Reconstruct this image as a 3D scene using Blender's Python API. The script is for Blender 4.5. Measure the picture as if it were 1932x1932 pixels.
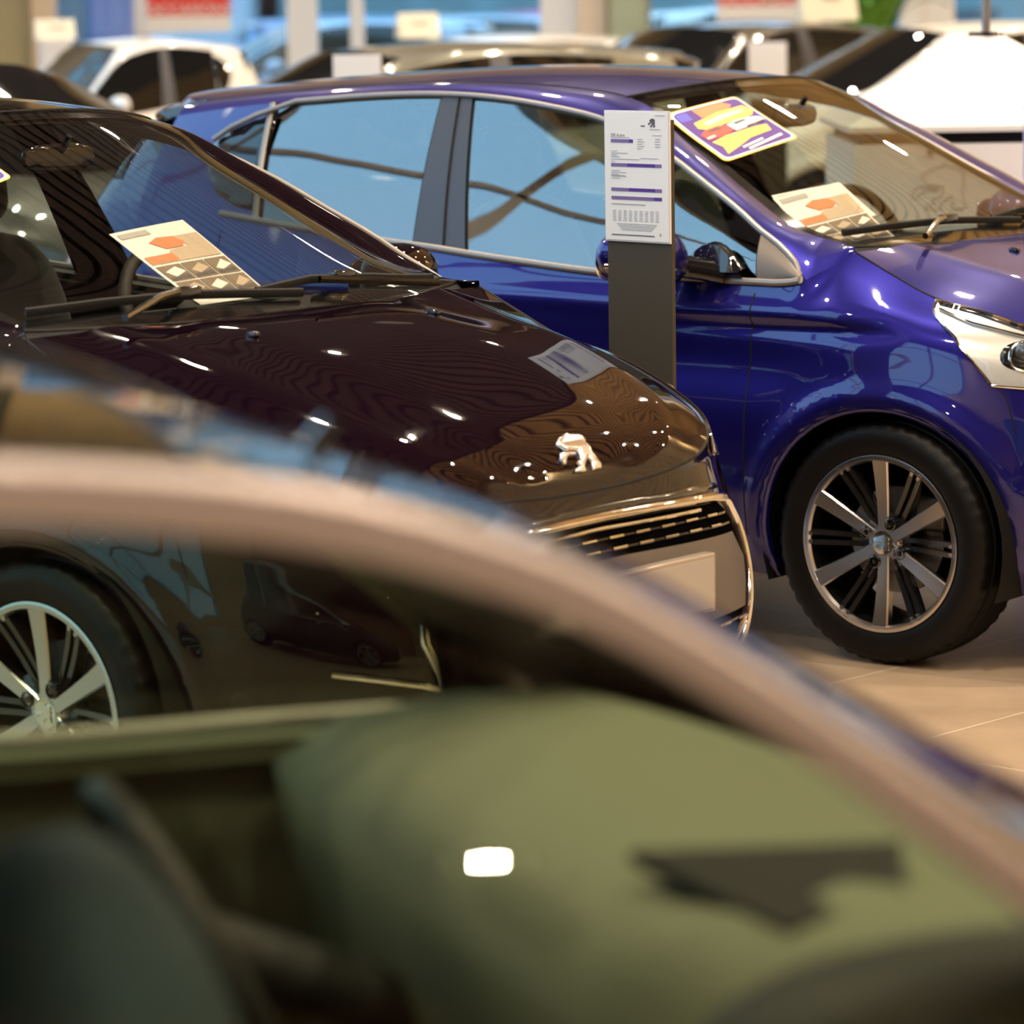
import bpy, bmesh, math, random
import numpy as np
from mathutils import Vector, Matrix
from mathutils.geometry import delaunay_2d_cdt

for o in list(bpy.data.objects): bpy.data.objects.remove(o)
scene = bpy.context.scene
COL = scene.collection
PI = math.pi

# ------------------------------------------------------------------ camera
CAM_H, CAM_PITCH, CAM_ROLL, CAM_F = 1.67979, 0.149, -0.01597, 6500.4
cd = bpy.data.cameras.new('camera'); cam = bpy.data.objects.new('camera', cd); COL.objects.link(cam)
_fw = Vector((0, math.cos(CAM_PITCH), -math.sin(CAM_PITCH))); _r = Vector((1, 0, 0)); _u = _r.cross(_fw)
_r2 = _r*math.cos(CAM_ROLL)+_u*math.sin(CAM_ROLL); _u2 = -_r*math.sin(CAM_ROLL)+_u*math.cos(CAM_ROLL)
M = Matrix((( _r2.x, _u2.x, -_fw.x, 0), (_r2.y, _u2.y, -_fw.y, 0), (_r2.z, _u2.z, -_fw.z, CAM_H), (0, 0, 0, 1)))
cam.matrix_world = M
cd.sensor_width = 36; cd.lens = CAM_F/1932*36; cd.clip_end = 300
cd.dof.use_dof = True; cd.dof.focus_distance = 7.9; cd.dof.aperture_fstop = cd.lens/1000/0.035
scene.camera = cam

# ------------------------------------------------------------------ world, exposure
w = bpy.data.worlds.new('world'); scene.world = w; w.use_nodes = True
wn = w.node_tree.nodes; wl = w.node_tree.links
bg = wn['Background']
tc = wn.new('ShaderNodeTexCoord'); sp = wn.new('ShaderNodeSeparateXYZ'); rp = wn.new('ShaderNodeValToRGB')
wl.new(tc.outputs['Generated'], sp.inputs[0]); wl.new(sp.outputs['Z'], rp.inputs[0]); wl.new(rp.outputs[0], bg.inputs[0])
rp.color_ramp.elements[0].position = 0.0; rp.color_ramp.elements[0].color = (.52, .70, 1.0, 1)
rp.color_ramp.elements[1].position = 0.6; rp.color_ramp.elements[1].color = (.36, .66, 1.0, 1)
bg.inputs[1].default_value = 3.2
vs = scene.view_settings
vs.view_transform = 'Standard'; vs.look = 'None'; vs.exposure = 0.0; vs.gamma = 1.0
try: vs.use_curve_mapping = False
except Exception: pass
scene.cycles.max_bounces = 10; scene.cycles.transparent_max_bounces = 24
scene.cycles.glossy_bounces = 5; scene.cycles.diffuse_bounces = 3; scene.cycles.transmission_bounces = 6
scene.cycles.sample_clamp_indirect = 6.0
scene.cycles.caustics_reflective = False; scene.cycles.caustics_refractive = False

# ------------------------------------------------------------------ helpers
def link(o): COL.objects.link(o); return o
def thing(name, label, cat, loc=(0, 0, 0), rz=0.0, group=None):
    o = link(bpy.data.objects.new(name, None)); o.location = loc; o.rotation_euler = (0, 0, rz)
    o.empty_display_size = .1
    return tag(o, label, cat, group)
def tag(o, label=None, cat=None, group=None, kind=None):
    if label: o['label'] = label
    if cat: o['category'] = cat
    if group: o['group'] = group
    if kind: o['kind'] = kind
    return o
def copy_tree(o, parent=None):
    c = o.copy(); link(c); c.parent = parent
    if parent is not None: c.matrix_parent_inverse = o.matrix_parent_inverse.copy()
    for ch in list(o.children): copy_tree(ch, c)
    return c

class MB:
    def __init__(s): s.v = []; s.f = []; s.m = []; s.mi = 0
    def add(s, vs_, fs, mi=None):
        b = len(s.v); s.v += [tuple(map(float, p)) for p in vs_]
        s.f += [tuple(i+b for i in f) for f in fs]; s.m += [s.mi if mi is None else mi]*len(fs); return s
    def grid(s, G, flip=False, close_j=False, close_i=False, mask=None, mi=None):
        J, I = len(G), len(G[0]); fs = []
        for j in range(J-(0 if close_j else 1)):
            for i in range(I-(0 if close_i else 1)):
                if mask is not None and not mask[j][i]: continue
                a, b_, c, d = j*I+i, ((j+1) % J)*I+i, ((j+1) % J)*I+(i+1) % I, j*I+(i+1) % I
                fs.append((a, d, c, b_) if flip else (a, b_, c, d))
        return s.add([p for r in G for p in r], fs, mi)
    def box(s, x0, x1, y0, y1, z0, z1, mi=None):
        v = [(x, y, z) for x in (x0, x1) for y in (y0, y1) for z in (z0, z1)]
        return s.add(v, [(0, 1, 3, 2), (4, 6, 7, 5), (0, 4, 5, 1), (2, 3, 7, 6), (0, 2, 6, 4), (1, 5, 7, 3)], mi)
    def tube(s, path, r, n=8, cap=True, mi=None, squash=None):
        P = [Vector(p) for p in path]; N = len(P); rr = r if hasattr(r, '__len__') else [r]*N
        t = [(P[min(k+1, N-1)]-P[max(k-1, 0)]).normalized() for k in range(N)]
        up = Vector((0, 0, 1)) if abs(t[0].z) < .9 else Vector((0, 1, 0)); a = t[0].cross(up).normalized(); G = []
        for k in range(N):
            a = (a-t[k]*a.dot(t[k])).normalized(); b = t[k].cross(a)
            G.append([tuple(P[k]+(a*math.cos(2*PI*q/n)+b*math.sin(2*PI*q/n)*(squash or 1))*rr[k]) for q in range(n)])
        b0 = len(s.v); s.grid(G, close_i=True, mi=mi, flip=True)
        if cap:
            s.f.append(tuple(b0+q for q in range(n))); s.m.append(s.mi if mi is None else mi)
            s.f.append(tuple(b0+(N-1)*n+q for q in reversed(range(n)))); s.m.append(s.mi if mi is None else mi)
        return s
    def lathe(s, prof, n=48, axis='y', org=(0, 0, 0), mi=None, mod=None):
        # prof: (axial, radius)
        G = []
        for k in range(n):
            an = 2*PI*k/n; row = []
            for q, (a, r) in enumerate(prof):
                if mod: r = mod(q, k, r)
                c, d = r*math.cos(an), r*math.sin(an)
                row.append({'y': (c+org[0], a+org[1], d+org[2]), 'z': (c+org[0], d+org[1], a+org[2]), 'x': (a+org[0], c+org[1], d+org[2])}[axis])
            G.append(row)
        return s.grid(G, close_j=True, mi=mi)
    def prism(s, poly, y0, y1, mi=None, plane='xz'):
        n = len(poly); f = (lambda p, h: (p[0], h, p[1])) if plane == 'xz' else ((lambda p, h: (p[0], p[1], h)) if plane == 'xy' else (lambda p, h: (h, p[0], p[1])))
        v = [f(p, y0) for p in poly]+[f(p, y1) for p in poly]
        fs = [tuple(range(n)), tuple(reversed(range(n, 2*n)))]+[(k, k+n, (k+1) % n+n, (k+1) % n) for k in range(n)]
        return s.add(v, fs, mi)
    def build(s, name, mats, parent=None, smooth=True, bevel=0, loc=None, recalc=False, angle=40):
        me = bpy.data.meshes.new(name); me.from_pydata(s.v, [], s.f); me.update()
        if not isinstance(mats, (list, tuple)): mats = [mats]
        for m in mats: me.materials.append(m)
        me.polygons.foreach_set('material_index', [min(k, len(mats)-1) for k in s.m])
        if recalc:
            bm = bmesh.new(); bm.from_mesh(me); bmesh.ops.remove_doubles(bm, verts=bm.verts, dist=1e-5)
            bmesh.ops.recalc_face_normals(bm, faces=bm.faces); bm.to_mesh(me); bm.free()
        me.polygons.foreach_set('use_smooth', [smooth]*len(me.polygons))
        if smooth and angle:
            try: me.set_sharp_from_angle(angle=math.radians(angle))
            except Exception: pass
        o = link(bpy.data.objects.new(name, me)); o.parent = parent
        if loc: o.location = loc
        if bevel:
            b = o.modifiers.new('bevel', 'BEVEL'); b.width = bevel; b.segments = 3; b.limit_method = 'ANGLE'
        return o

def hermite(pts, ts, key=None):
    """cubic through pts (n,d); parameters = key or chord length; ts evaluated"""
    P = np.asarray(pts, float); n = len(P)
    if key is None:
        k = np.concatenate([[0], np.cumsum(np.linalg.norm(np.diff(P, axis=0), axis=1))])
        ts = np.asarray(ts, float)*k[-1]
    else: k = np.asarray(key, float); ts = np.asarray(ts, float)
    d = np.diff(P, axis=0)/np.diff(k)[:, None]; m = np.zeros_like(P)
    m[0] = d[0]; m[-1] = d[-1]
    h = np.diff(k)
    if n > 2:
        m[1:-1] = (d[:-1]*h[1:, None]+d[1:]*h[:-1, None])/(h[1:]+h[:-1])[:, None]
    i = np.clip(np.searchsorted(k, ts, side='right')-1, 0, n-2)
    u = ((ts-k[i])/h[i])[:, None]; hh = h[i][:, None]
    u = np.clip(u, 0, 1)
    return (P[i]*(1+2*u)*(1-u)**2+m[i]*hh*u*(1-u)**2+P[i+1]*u*u*(3-2*u)+m[i+1]*hh*u*u*(u-1))

# ------------------------------------------------------------------ materials
MC = {}
def mat(name, base, rough=.5, metal=0., coat=0., coat_rough=.03, spec=.5, emit=None, estr=0, noise=0, nscale=30, sheen=0, bump=0, ior=None):
    if name in MC: return MC[name]
    m = bpy.data.materials.new(name); m.use_nodes = True; nt = m.node_tree; b = nt.nodes['Principled BSDF']
    b.inputs['Base Color'].default_value = (*base, 1); b.inputs['Roughness'].default_value = rough
    b.inputs['Metallic'].default_value = metal; b.inputs['Coat Weight'].default_value = coat
    b.inputs['Coat Roughness'].default_value = coat_rough; b.inputs['Specular IOR Level'].default_value = spec
    if ior: b.inputs['Coat IOR'].default_value = ior
    if emit: b.inputs['Emission Color'].default_value = (*emit, 1); b.inputs['Emission Strength'].default_value = estr
    if sheen: b.inputs['Sheen Weight'].default_value = sheen
    if noise or bump:
        t = nt.nodes.new('ShaderNodeTexCoord'); n = nt.nodes.new('ShaderNodeTexNoise'); n.inputs['Scale'].default_value = nscale
        n.inputs['Detail'].default_value = 4; nt.links.new(t.outputs['Object'], n.inputs['Vector'])
        if noise:
            r = nt.nodes.new('ShaderNodeValToRGB'); r.color_ramp.elements[0].position = .3; r.color_ramp.elements[1].position = .7
            r.color_ramp.elements[0].color = (*[c*(1-noise) for c in base], 1); r.color_ramp.elements[1].color = (*[min(1, c*(1+noise)) for c in base], 1)
            nt.links.new(n.outputs['Fac'], r.inputs[0]); nt.links.new(r.outputs[0], b.inputs['Base Color'])
        if bump:
            q = nt.nodes.new('ShaderNodeBump'); q.inputs['Strength'].default_value = bump; q.inputs['Distance'].default_value = .002
            nt.links.new(n.outputs['Fac'], q.inputs['Height']); nt.links.new(q.outputs[0], b.inputs['Normal'])
    MC[name] = m; return m
def glass(name, tint, refl=1.0, f0=.05):
    if name in MC: return MC[name]
    m = bpy.data.materials.new(name); m.use_nodes = True; nt = m.node_tree; nt.nodes.clear()
    out = nt.nodes.new('ShaderNodeOutputMaterial'); tr = nt.nodes.new('ShaderNodeBsdfTransparent'); gl = nt.nodes.new('ShaderNodeBsdfGlossy')
    mx = nt.nodes.new('ShaderNodeMixShader'); lw = nt.nodes.new('ShaderNodeLayerWeight'); lw.inputs[0].default_value = .5
    p = nt.nodes.new('ShaderNodeMath'); p.operation = 'POWER'; p.inputs[1].default_value = 3.7
    q = nt.nodes.new('ShaderNodeMath'); q.operation = 'MULTIPLY_ADD'; q.inputs[1].default_value = (1-f0)*refl; q.inputs[2].default_value = f0*refl
    tr.inputs[0].default_value = (*tint, 1); gl.inputs['Roughness'].default_value = .0; gl.inputs[0].default_value = (1, 1, 1, 1)
    nt.links.new(lw.outputs['Facing'], p.inputs[0]); nt.links.new(p.outputs[0], q.inputs[0]); nt.links.new(q.outputs[0], mx.inputs[0])
    nt.links.new(tr.outputs[0], mx.inputs[1]); nt.links.new(gl.outputs[0], mx.inputs[2]); nt.links.new(mx.outputs[0], out.inputs[0])
    MC[name] = m; return m
def emit(name, c, s):
    if name in MC: return MC[name]
    m = bpy.data.materials.new(name); m.use_nodes = True; nt = m.node_tree; nt.nodes.clear()
    out = nt.nodes.new('ShaderNodeOutputMaterial'); e = nt.nodes.new('ShaderNodeEmission'); e.inputs[0].default_value = (*c, 1); e.inputs[1].default_value = s
    nt.links.new(e.outputs[0], out.inputs[0]); MC[name] = m; return m

WARM = (1.0, .82, .61)
PAINT_BLUE = mat('blue metallic paint', (.010, .0085, .15), rough=.36, metal=.6, spec=.1, coat=1, noise=.10, nscale=900, ior=1.62)
PAINT_PLUM = mat('dark plum paint', (.005, .0015, .0045), rough=.6, metal=0., spec=0., coat=1, noise=.10, nscale=900, ior=1.6)
PAINT_BLACK = mat('dark brown paint', (.004, .003, .0025), rough=.6, metal=0., spec=0., coat=1, ior=1.45)
PAINT_WHITE = mat('white paint', (.80, .78, .74), rough=.4, coat=1)
PAINT_OLIVE = mat('grey green metallic paint', (.16, .155, .12), rough=.35, metal=.6, coat=1)
PAINT_GREY = mat('dark grey paint', (.07, .065, .055), rough=.35, metal=.5, coat=1)
PAINT_SILVER = mat('silver paint', (.62, .61, .58), rough=.35, metal=.5, coat=1)
PAINT_ICE = mat('pale blue paint', (.45, .55, .70), rough=.4, coat=1)
PAINT_MID = mat('mid blue paint', (.10, .22, .45), rough=.4, coat=1)
PAINT_PINK = mat('pink red paint', (.70, .12, .28), rough=.4, coat=1)
CHROME = mat('chrome', (.86, .84, .80), rough=.08, metal=1)
SATIN = mat('satin silver trim', (.27, .245, .225), rough=.42, metal=.7)
TRIM_FG = mat('satin trim wide', (.44, .375, .355), rough=.40, metal=.85, coat=.8)
BLACK_GLOSS = mat('black gloss plastic', (.006, .006, .007), rough=.12, coat=1)
BLACK_MATTE = mat('black rubber', (.004, .004, .004), rough=.6, spec=.25)
PILLAR = mat('satin slate pillar film', (.035, .036, .05), rough=.38, spec=.6)
DARK_IN = mat('dark cabin plastic', (.020, .019, .016), rough=.6, bump=.3, nscale=300)
DASH = mat('dashboard plastic', (.045, .044, .036), rough=.55, bump=.3, nscale=300)
SEAT = mat('charcoal seat fabric', (.022, .022, .020), rough=.9, sheen=.3, noise=.3, nscale=200)
OLIVE_IN = mat('olive beige lining', (.135, .14, .085), rough=.8, noise=.06, nscale=200)
BEIGE_IN = mat('beige headlining', (.42, .38, .26), rough=.85)
BLUE_IN = mat('slate blue seat fabric', (.05, .075, .10), rough=.8, noise=.2, nscale=120)
TYRE = mat('tyre rubber', (.004, .0036, .0034), rough=.45, spec=.22, bump=.2, nscale=120)
ALLOY = mat('machined alloy', (.62, .60, .60), rough=.24, metal=1)
ALLOY_DK = mat('gloss black alloy', (.012, .012, .013), rough=.15, coat=1)
STEEL = mat('brake steel', (.30, .30, .30), rough=.35, metal=.9)
GLASS_CAR = glass('car glass', (.90, .91, .86), f0=.075)
GLASS_SIDE = glass('car side glass', (.62, .74, .70), f0=.22)
GLASS_FG = glass('near car glass', (.68, .76, .64), f0=.06)
GLASS_DARK = mat('privacy glass', (.006, .007, .008), rough=.03, coat=0, spec=.8)
GLASS_LAMP = glass('lamp lens', (.95, .95, .93), f0=.06)
LAMP_SILVER = mat('lamp reflector', (.70, .70, .69), rough=.30, metal=.75)
RED_LENS = mat('red tail lens', (.45, .01, .01), rough=.1, coat=1)
PAPER = mat('white paper', (.86, .83, .80), rough=.5)
INK_GREY = mat('grey ink', (.46, .44, .43), rough=.7)
INK_DARK = mat('dark ink', (.10, .09, .10), rough=.7)
INK_PURPLE = mat('purple ink', (.085, .028, .26), rough=.6)
INK_LILAC = mat('lilac ink', (.20, .13, .32), rough=.6)
INK_ORANGE = mat('orange ink', (.85, .22, .08), rough=.5)
INK_YELLOW = mat('yellow ink', (.95, .62, .10), rough=.5)
INK_RED = mat('red ink', (.75, .05, .03), rough=.5)
INK_BLUE = mat('blue ink', (.09, .08, .55), rough=.5)
INK_BROWN = mat('brown ink', (.20, .14, .09), rough=.5)
INK_TAN = mat('tan ink', (.55, .42, .30), rough=.5)
PLATE_W = mat('plate enamel', (.40, .36, .33), rough=.35)
GREEN_LEAF = mat('green leaf', (.10, .30, .02), rough=.45, noise=.3, nscale=8)

# ------------------------------------------------------------------ CAR
# car coordinates: x forward from the front axle, y to the car's right, z up
SIDE_X = None
DLO208 = [(-.247, .796, .957), (-.29, .775, .995), (-.34, .757, 1.03), (-.426, .739, 1.076), (-.488, .723, 1.114), (-.627, .69, 1.187), (-.762, .66, 1.256),
          (-.888, .632, 1.309), (-1.023, .615, 1.349), (-1.173, .605, 1.375), (-1.363, .594, 1.398), (-1.537, .587, 1.408), (-1.843, .587, 1.404),
          (-2.037, .588, 1.392), (-2.35, .578, 1.368), (-2.65, .560, 1.335), (-2.98, .535, 1.285)]
EDGE208 = [(-.16, .695, 1.026), (-.20, .665, 1.036), (-.29, .655, 1.052), (-.37, .645, 1.072), (-.53, .607, 1.148), (-.67, .571, 1.225), (-.852, .527, 1.325),
           (-.921, .510, 1.371), (-1.01, .497, 1.400), (-1.2, .497, 1.425), (-1.53, .497, 1.440), (-2.0, .492, 1.427), (-2.35, .485, 1.402), (-2.65, .470, 1.372), (-2.98, .44, 1.325)]
CENT208 = [(-.90, 1.438), (-1.2, 1.462), (-1.53, 1.475), (-2.0, 1.463), (-2.555, 1.428), (-2.98, 1.385), (-3.16, 1.335)]
WSC208 = [(-.07, 1.026), (-.35, 1.170), (-.65, 1.318), (-.90, 1.438)]
DLOFG = [(-0.247, 0.8, 0.9637), (-0.3, 0.785, 0.9896), (-0.4, 0.76, 1.057), (-0.513, 0.726, 1.1534), (-0.589, 0.697, 1.2166), (-0.654, 0.673, 1.2694), (-0.72, 0.653, 1.3171), (-0.786, 0.634, 1.3585), (-0.854, 0.621, 1.3886), (-0.955, 0.607, 1.4207), (-1.056, 0.598, 1.4394), (-1.155, 0.594, 1.4508), (-1.3, 0.59, 1.456), (-1.8, 0.59, 1.4456), (-2.1, 0.59, 1.4249), (-2.5, 0.575, 1.3782), (-2.98, 0.54, 1.2953)]
EDGEFG = [(-0.16, 0.69, 1.0052), (-0.25, 0.665, 1.0363), (-0.39, 0.62, 1.1036), (-0.5, 0.59, 1.1762), (-0.615, 0.552, 1.2591), (-0.7, 0.53, 1.3161), (-0.81, 0.51, 1.3611), (-0.9, 0.505, 1.3921), (-1.0, 0.5, 1.4129), (-1.134, 0.497, 1.4263), (-1.4, 0.497, 1.4305), (-2.0, 0.49, 1.416), (-2.5, 0.47, 1.3766), (-2.98, 0.44, 1.3092)]
CENTFG = [(-0.95, 1.4192), (-1.15, 1.4368), (-1.5, 1.4451), (-2.0, 1.4348), (-2.5, 1.3985), (-2.98, 1.3467), (-3.16, 1.3001)]
WSCFG = [(-0.07, 0.9793), (-0.35, 1.1399), (-0.633, 1.3109), (-0.95, 1.4192)]

HRAIL_F = [(.71, 0, .705), (.706, .15, .708), (.697, .28, .716), (.672, .41, .732), (.62, .51, .755), (.54, .59, .785), (.44, .645, .815), (.33, .68, .850), (.20, .700, .888), (.067, .703, .920), (-.06, .70, .975), (-.16, .695, 1.022)]
HRAIL_S = [(-.16, .695, 1.022), (-.19, .735, .995), (-.247, .796, .955), (-.31, .803, .943), (-.39, .803, .942), (-.63, .800, .945), (-.87, .797, .948), (-1.17, .790, .968), (-1.35, .783, .982),
           (-1.46, .779, .992), (-1.61, .774, 1.003), (-2.0, .76, 1.035), (-2.3, .742, 1.065), (-2.65, .70, 1.09)]
HRAIL_R = [(-2.65, .70, 1.09), (-2.9, .62, 1.08), (-3.05, .48, 1.065), (-3.12, .25, 1.055), (-3.14, 0, 1.05)]
# (xn, w, zfront, zside, zrear, xrear, wrear)
RAILS = [(.66, .795, .19, .19, .24, -3.00, .78), (.765, .838, .28, .27, .32, -3.09, .82), (.800, .858, .40, .38, .42, -3.14, .84), (.785, .868, .51, .50, .52, -3.16, .855), (.742, .868, .62, .60, .62, -3.16, .855),
         (.722, .862, .665, .69, .72, -3.15, .85), (.713, .850, .688, .78, .80, -3.14, .83), (.710, .832, .698, .865, .90, -3.13, .79)]
X0F, X0R = -.16, -2.65
XRE = -2.62
XS = sorted(set([round(v, 4) for v in np.linspace(X0F, X0R, 160)]+[-.39, -1.45, -2.28]), reverse=True)
XS = [x for k, x in enumerate(XS) if x in (-.39, -1.45, -2.28) or min(abs(x+.39), abs(x+1.45), abs(x+2.28)) > .006]

def body_grid():
    nf, nr = 56, 36
    cols = []
    hf = hermite(HRAIL_F, np.linspace(0, 1, 300)); hs_x = np.array(HRAIL_S)[:, 0]
    # F rail arc parameter
    def front_pts(xn, w, zf, zs, th):
        q, p_ = 3.5, 2.0
        y = w*np.sin(th)**(2/q); x = X0F+(xn-X0F)*np.cos(th)**(2/p_)
        t = np.clip((xn-x)/(xn-X0F), 0, 1); z = zf+(zs-zf)*(t**.8)
        return np.stack([x, y, z], 1)
    def rear_pts(xr, w, zs, zr, th):
        q, p_ = 4., 2.4
        y = w*np.sin(th)**(2/q); x = X0R+(xr-X0R)*np.cos(th)**(2/p_)
        t = np.clip((x-X0R)/(xr-X0R), 0, 1); z = zs+(zr-zs)*t
        return np.stack([x, y, z], 1)
    ref = front_pts(*[(.713), .80, .69, .86], np.linspace(0, PI/2, 400)); L = np.concatenate([[0], np.cumsum(np.linalg.norm(np.diff(ref, axis=0), axis=1))])
    th = np.interp(np.linspace(0, 1, nf)*L[-1], L, np.linspace(0, PI/2, 400)); fr = np.linspace(0, 1, nf)
    F = [front_pts(r[0], r[1], r[2], r[3], th) for r in RAILS]+[hermite(HRAIL_F, fr)]
    S = []
    xs = np.array(XS)
    for r in RAILS:
        u = (xs-X0F)/(X0R-X0F); wz = r[1]+(r[6]-r[1])*u**3
        S.append(np.stack([xs, wz, r[3]+(r[4]-r[3])*u*.9], 1))
    hz = hermite(np.array(HRAIL_S)[::-1, 1:], xs, key=hs_x[::-1])
    S.append(np.stack([xs, hz[:, 0], hz[:, 1]], 1))
    refr = rear_pts(-3.14, .8, .8, .8, np.linspace(0, PI/2, 400)); L = np.concatenate([[0], np.cumsum(np.linalg.norm(np.diff(refr, axis=0), axis=1))])
    thr = np.interp(np.linspace(0, 1, nr)*L[-1], L, np.linspace(0, PI/2, 400))[::-1]
    R = [rear_pts(r[5], r[6], r[3]+(r[4]-r[3])*.9, r[4], thr) for r in RAILS]+[hermite(HRAIL_R, np.linspace(0, 1, nr))]
    K = len(F); rails = [np.concatenate([F[k], S[k][1:-1], R[k]]) for k in range(K)]
    A = np.array(rails).transpose(1, 0, 2)       # (J,K,3)
    J = len(A); sub = 6; I = (K-1)*sub+1; G = np.zeros((J, I, 3))
    for j in range(J):
        key = np.concatenate([[0], np.cumsum(np.linalg.norm(np.diff(A[j], axis=0), axis=1)+1e-6)])
        ts = np.concatenate([np.linspace(key[k], key[k+1], sub, endpoint=False) for k in range(K-1)]+[[key[-1]]])
        G[j] = hermite(A[j], ts, key=key)
    # sculpting: sill tuck, concave door, wheel-arch flare, shoulder crease
    X, Y, Z = G[..., 0], G[..., 1], G[..., 2]
    def sm(a, b, v): t = np.clip((v-a)/(b-a), 0, 1); return t*t*(3-2*t)
    door = sm(-.05, -.40, X)*sm(-2.5, -2.2, X)
    Y -= door*.022*np.exp(-((Z-.74)/.085)**2)
    cr = .862-.10*sm(0.1, -.9, X)*-1
    Y += .010*np.exp(-((Z-(.865+.02*sm(0, -1.2, X)))/.028)**2)*sm(.12, -.1, X)*sm(-2.6, -2.2, X)
    Y -= .016*np.exp(-((Z-.835)/.02)**2)*sm(.10, -.05, X)*sm(-1.0, -.2, X)
    for cx in (0, -2.538):
        r = np.hypot(X-cx, Z-.308); Y += .014*np.exp(-((r-.37)/.035)**2)*(Z > .15)*sm(.62, .45, np.abs(X-cx))*(Y > .5)
    return G, nf, len(S[0])
def mirror_y(G): H = G.copy(); H[..., 1] *= -1; return H

class Patch:
    """surface grid (J,I,3) in car coordinates; panels, seams and marks are laid on it"""
    def __init__(s, G, centre=(-1.2, 0, .6)):
        s.G = np.asarray(G, float); s.J, s.I = s.G.shape[:2]; s.c = np.array(centre)
        s.dj = np.linalg.norm(np.diff(s.G, axis=0), axis=2).mean(); s.di = np.linalg.norm(np.diff(s.G, axis=1), axis=2).mean()
    def at(s, j, i):
        j = min(max(j, 0), s.J-1.0001); i = min(max(i, 0), s.I-1.0001); a, b = int(j), int(i); u, v = j-a, i-b; G = s.G
        return G[a, b]*(1-u)*(1-v)+G[a+1, b]*u*(1-v)+G[a, b+1]*(1-u)*v+G[a+1, b+1]*u*v
    def normal(s, j, i):
        a = s.at(j+.8, i)-s.at(j-.8, i); b = s.at(j, i+.8)-s.at(j, i-.8); n = np.cross(a, b); L = np.linalg.norm(n)
        if L < 1e-12: return np.array([0, 0, 1.])
        n /= L
        return n if n@(s.at(j, i)-s.c) > 0 else -n
    def find(s, P):
        P = np.array(P, float); d = ((s.G-P)**2).sum(2); j, i = np.unravel_index(d.argmin(), d.shape); j, i = float(j), float(i)
        for _ in range(4):
            Q = s.at(j, i); a = (s.at(j+.5, i)-s.at(j-.5, i)); b = (s.at(j, i+.5)-s.at(j, i-.5)); A = np.stack([a, b], 1)
            try: dd = np.linalg.lstsq(A, P-Q, rcond=None)[0]
            except Exception: break
            dd = np.clip(dd, -.7, .7); j = min(max(j+dd[0], 0), s.J-1.001); i = min(max(i+dd[1], 0), s.I-1.001)
        return j, i
    def panel(s, mb, pts, off=.002, th=.006, step=.02, mi=None, closed=True, dens=None, param=False, dome=0.):
        if param: q = [(a*s.dj, b*s.di) for a, b in pts]
        else: q = [(a*s.dj, b*s.di) for a, b in (s.find(p) for p in pts)]
        # densify the outline
        out = []
        for k in range(len(q)):
            a, b = np.array(q[k]), np.array(q[(k+1) % len(q)]); n = max(1, int(np.linalg.norm(b-a)/step))
            for t in range(n): out.append(tuple(a+(b-a)*t/n))
        n0 = len(out); arr = np.array(out); lo, hi = arr.min(0), arr.max(0); ins = []
        def inside(x, y):
            c = False; k2 = n0-1
            for k in range(n0):
                if (arr[k, 1] > y) != (arr[k2, 1] > y) and x < (arr[k2, 0]-arr[k, 0])*(y-arr[k, 1])/(arr[k2, 1]-arr[k, 1]+1e-15)+arr[k, 0]: c = not c
                k2 = k
            return c
        for x in np.arange(lo[0]+step/2, hi[0], step):
            for y in np.arange(lo[1]+step/2, hi[1], step):
                if inside(x, y) and ((arr-[x, y])**2).sum(1).min() > (step*.45)**2: ins.append((x, y))
        vs2 = [Vector(t) for t in out+ins]
        r = delaunay_2d_cdt(vs2, [(k, (k+1) % n0) for k in range(n0)], [tuple(range(n0))], 1, 1e-7)
        V = [(v.x/s.dj, v.y/s.di) for v in r[0]]; F = [tuple(f) for f in r[2]]
        P = []; N = []
        for a, b in V:
            n = s.normal(a, b); N.append(n); dm = 0.
            if dome: dd = np.sqrt(((arr-[a*s.dj, b*s.di])**2).sum(1).min()); dm = dome*min(1, dd/.007)**.6+.0006*math.sin(a*s.dj*900)*math.sin(b*s.di*800)*(dd > .001)
            P.append(s.at(a, b)+n*(off+dm))
        # orient
        FF = []
        for f in F:
            n = np.cross(P[f[1]]-P[f[0]], P[f[2]]-P[f[0]])
            FF.append(f if n@N[f[0]] > 0 else f[::-1])
        if th:
            ed = {}
            for f in FF:
                for k in range(3): ed[(f[k], f[(k+1) % 3])] = 1
            bd = [e for e in ed if (e[1], e[0]) not in ed]; m = len(P); used = sorted({x for e in bd for x in e}); idx = {x: m+k for k, x in enumerate(used)}
            P = P+[P[x]-N[x]*th for x in used]; FF = FF+[(b, a, idx[a], idx[b]) for a, b in bd]
        mb.add([(p[0], -p[1], p[2]) for p in P], [f[::-1] for f in FF], mi)
        return mb
    def path(s, pts, off=0., n=6):
        ji = [s.find(p) for p in pts]; out = []
        for k in range(len(ji)-1):
            for t in range(n): u = t/n; a = ji[k][0]*(1-u)+ji[k+1][0]*u; b = ji[k][1]*(1-u)+ji[k+1][1]*u; out.append(s.at(a, b)+s.normal(a, b)*off)
        out.append(s.at(*ji[-1])+s.normal(*ji[-1])*off)
        return [(p[0], -p[1], p[2]) for p in out]

def B(G): # to blender local (x, -y, z)
    H = np.array(G, float); H[..., 1] *= -1; return H
def flipm(pts): return [(p[0], -p[1], p[2]) for p in pts]

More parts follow.
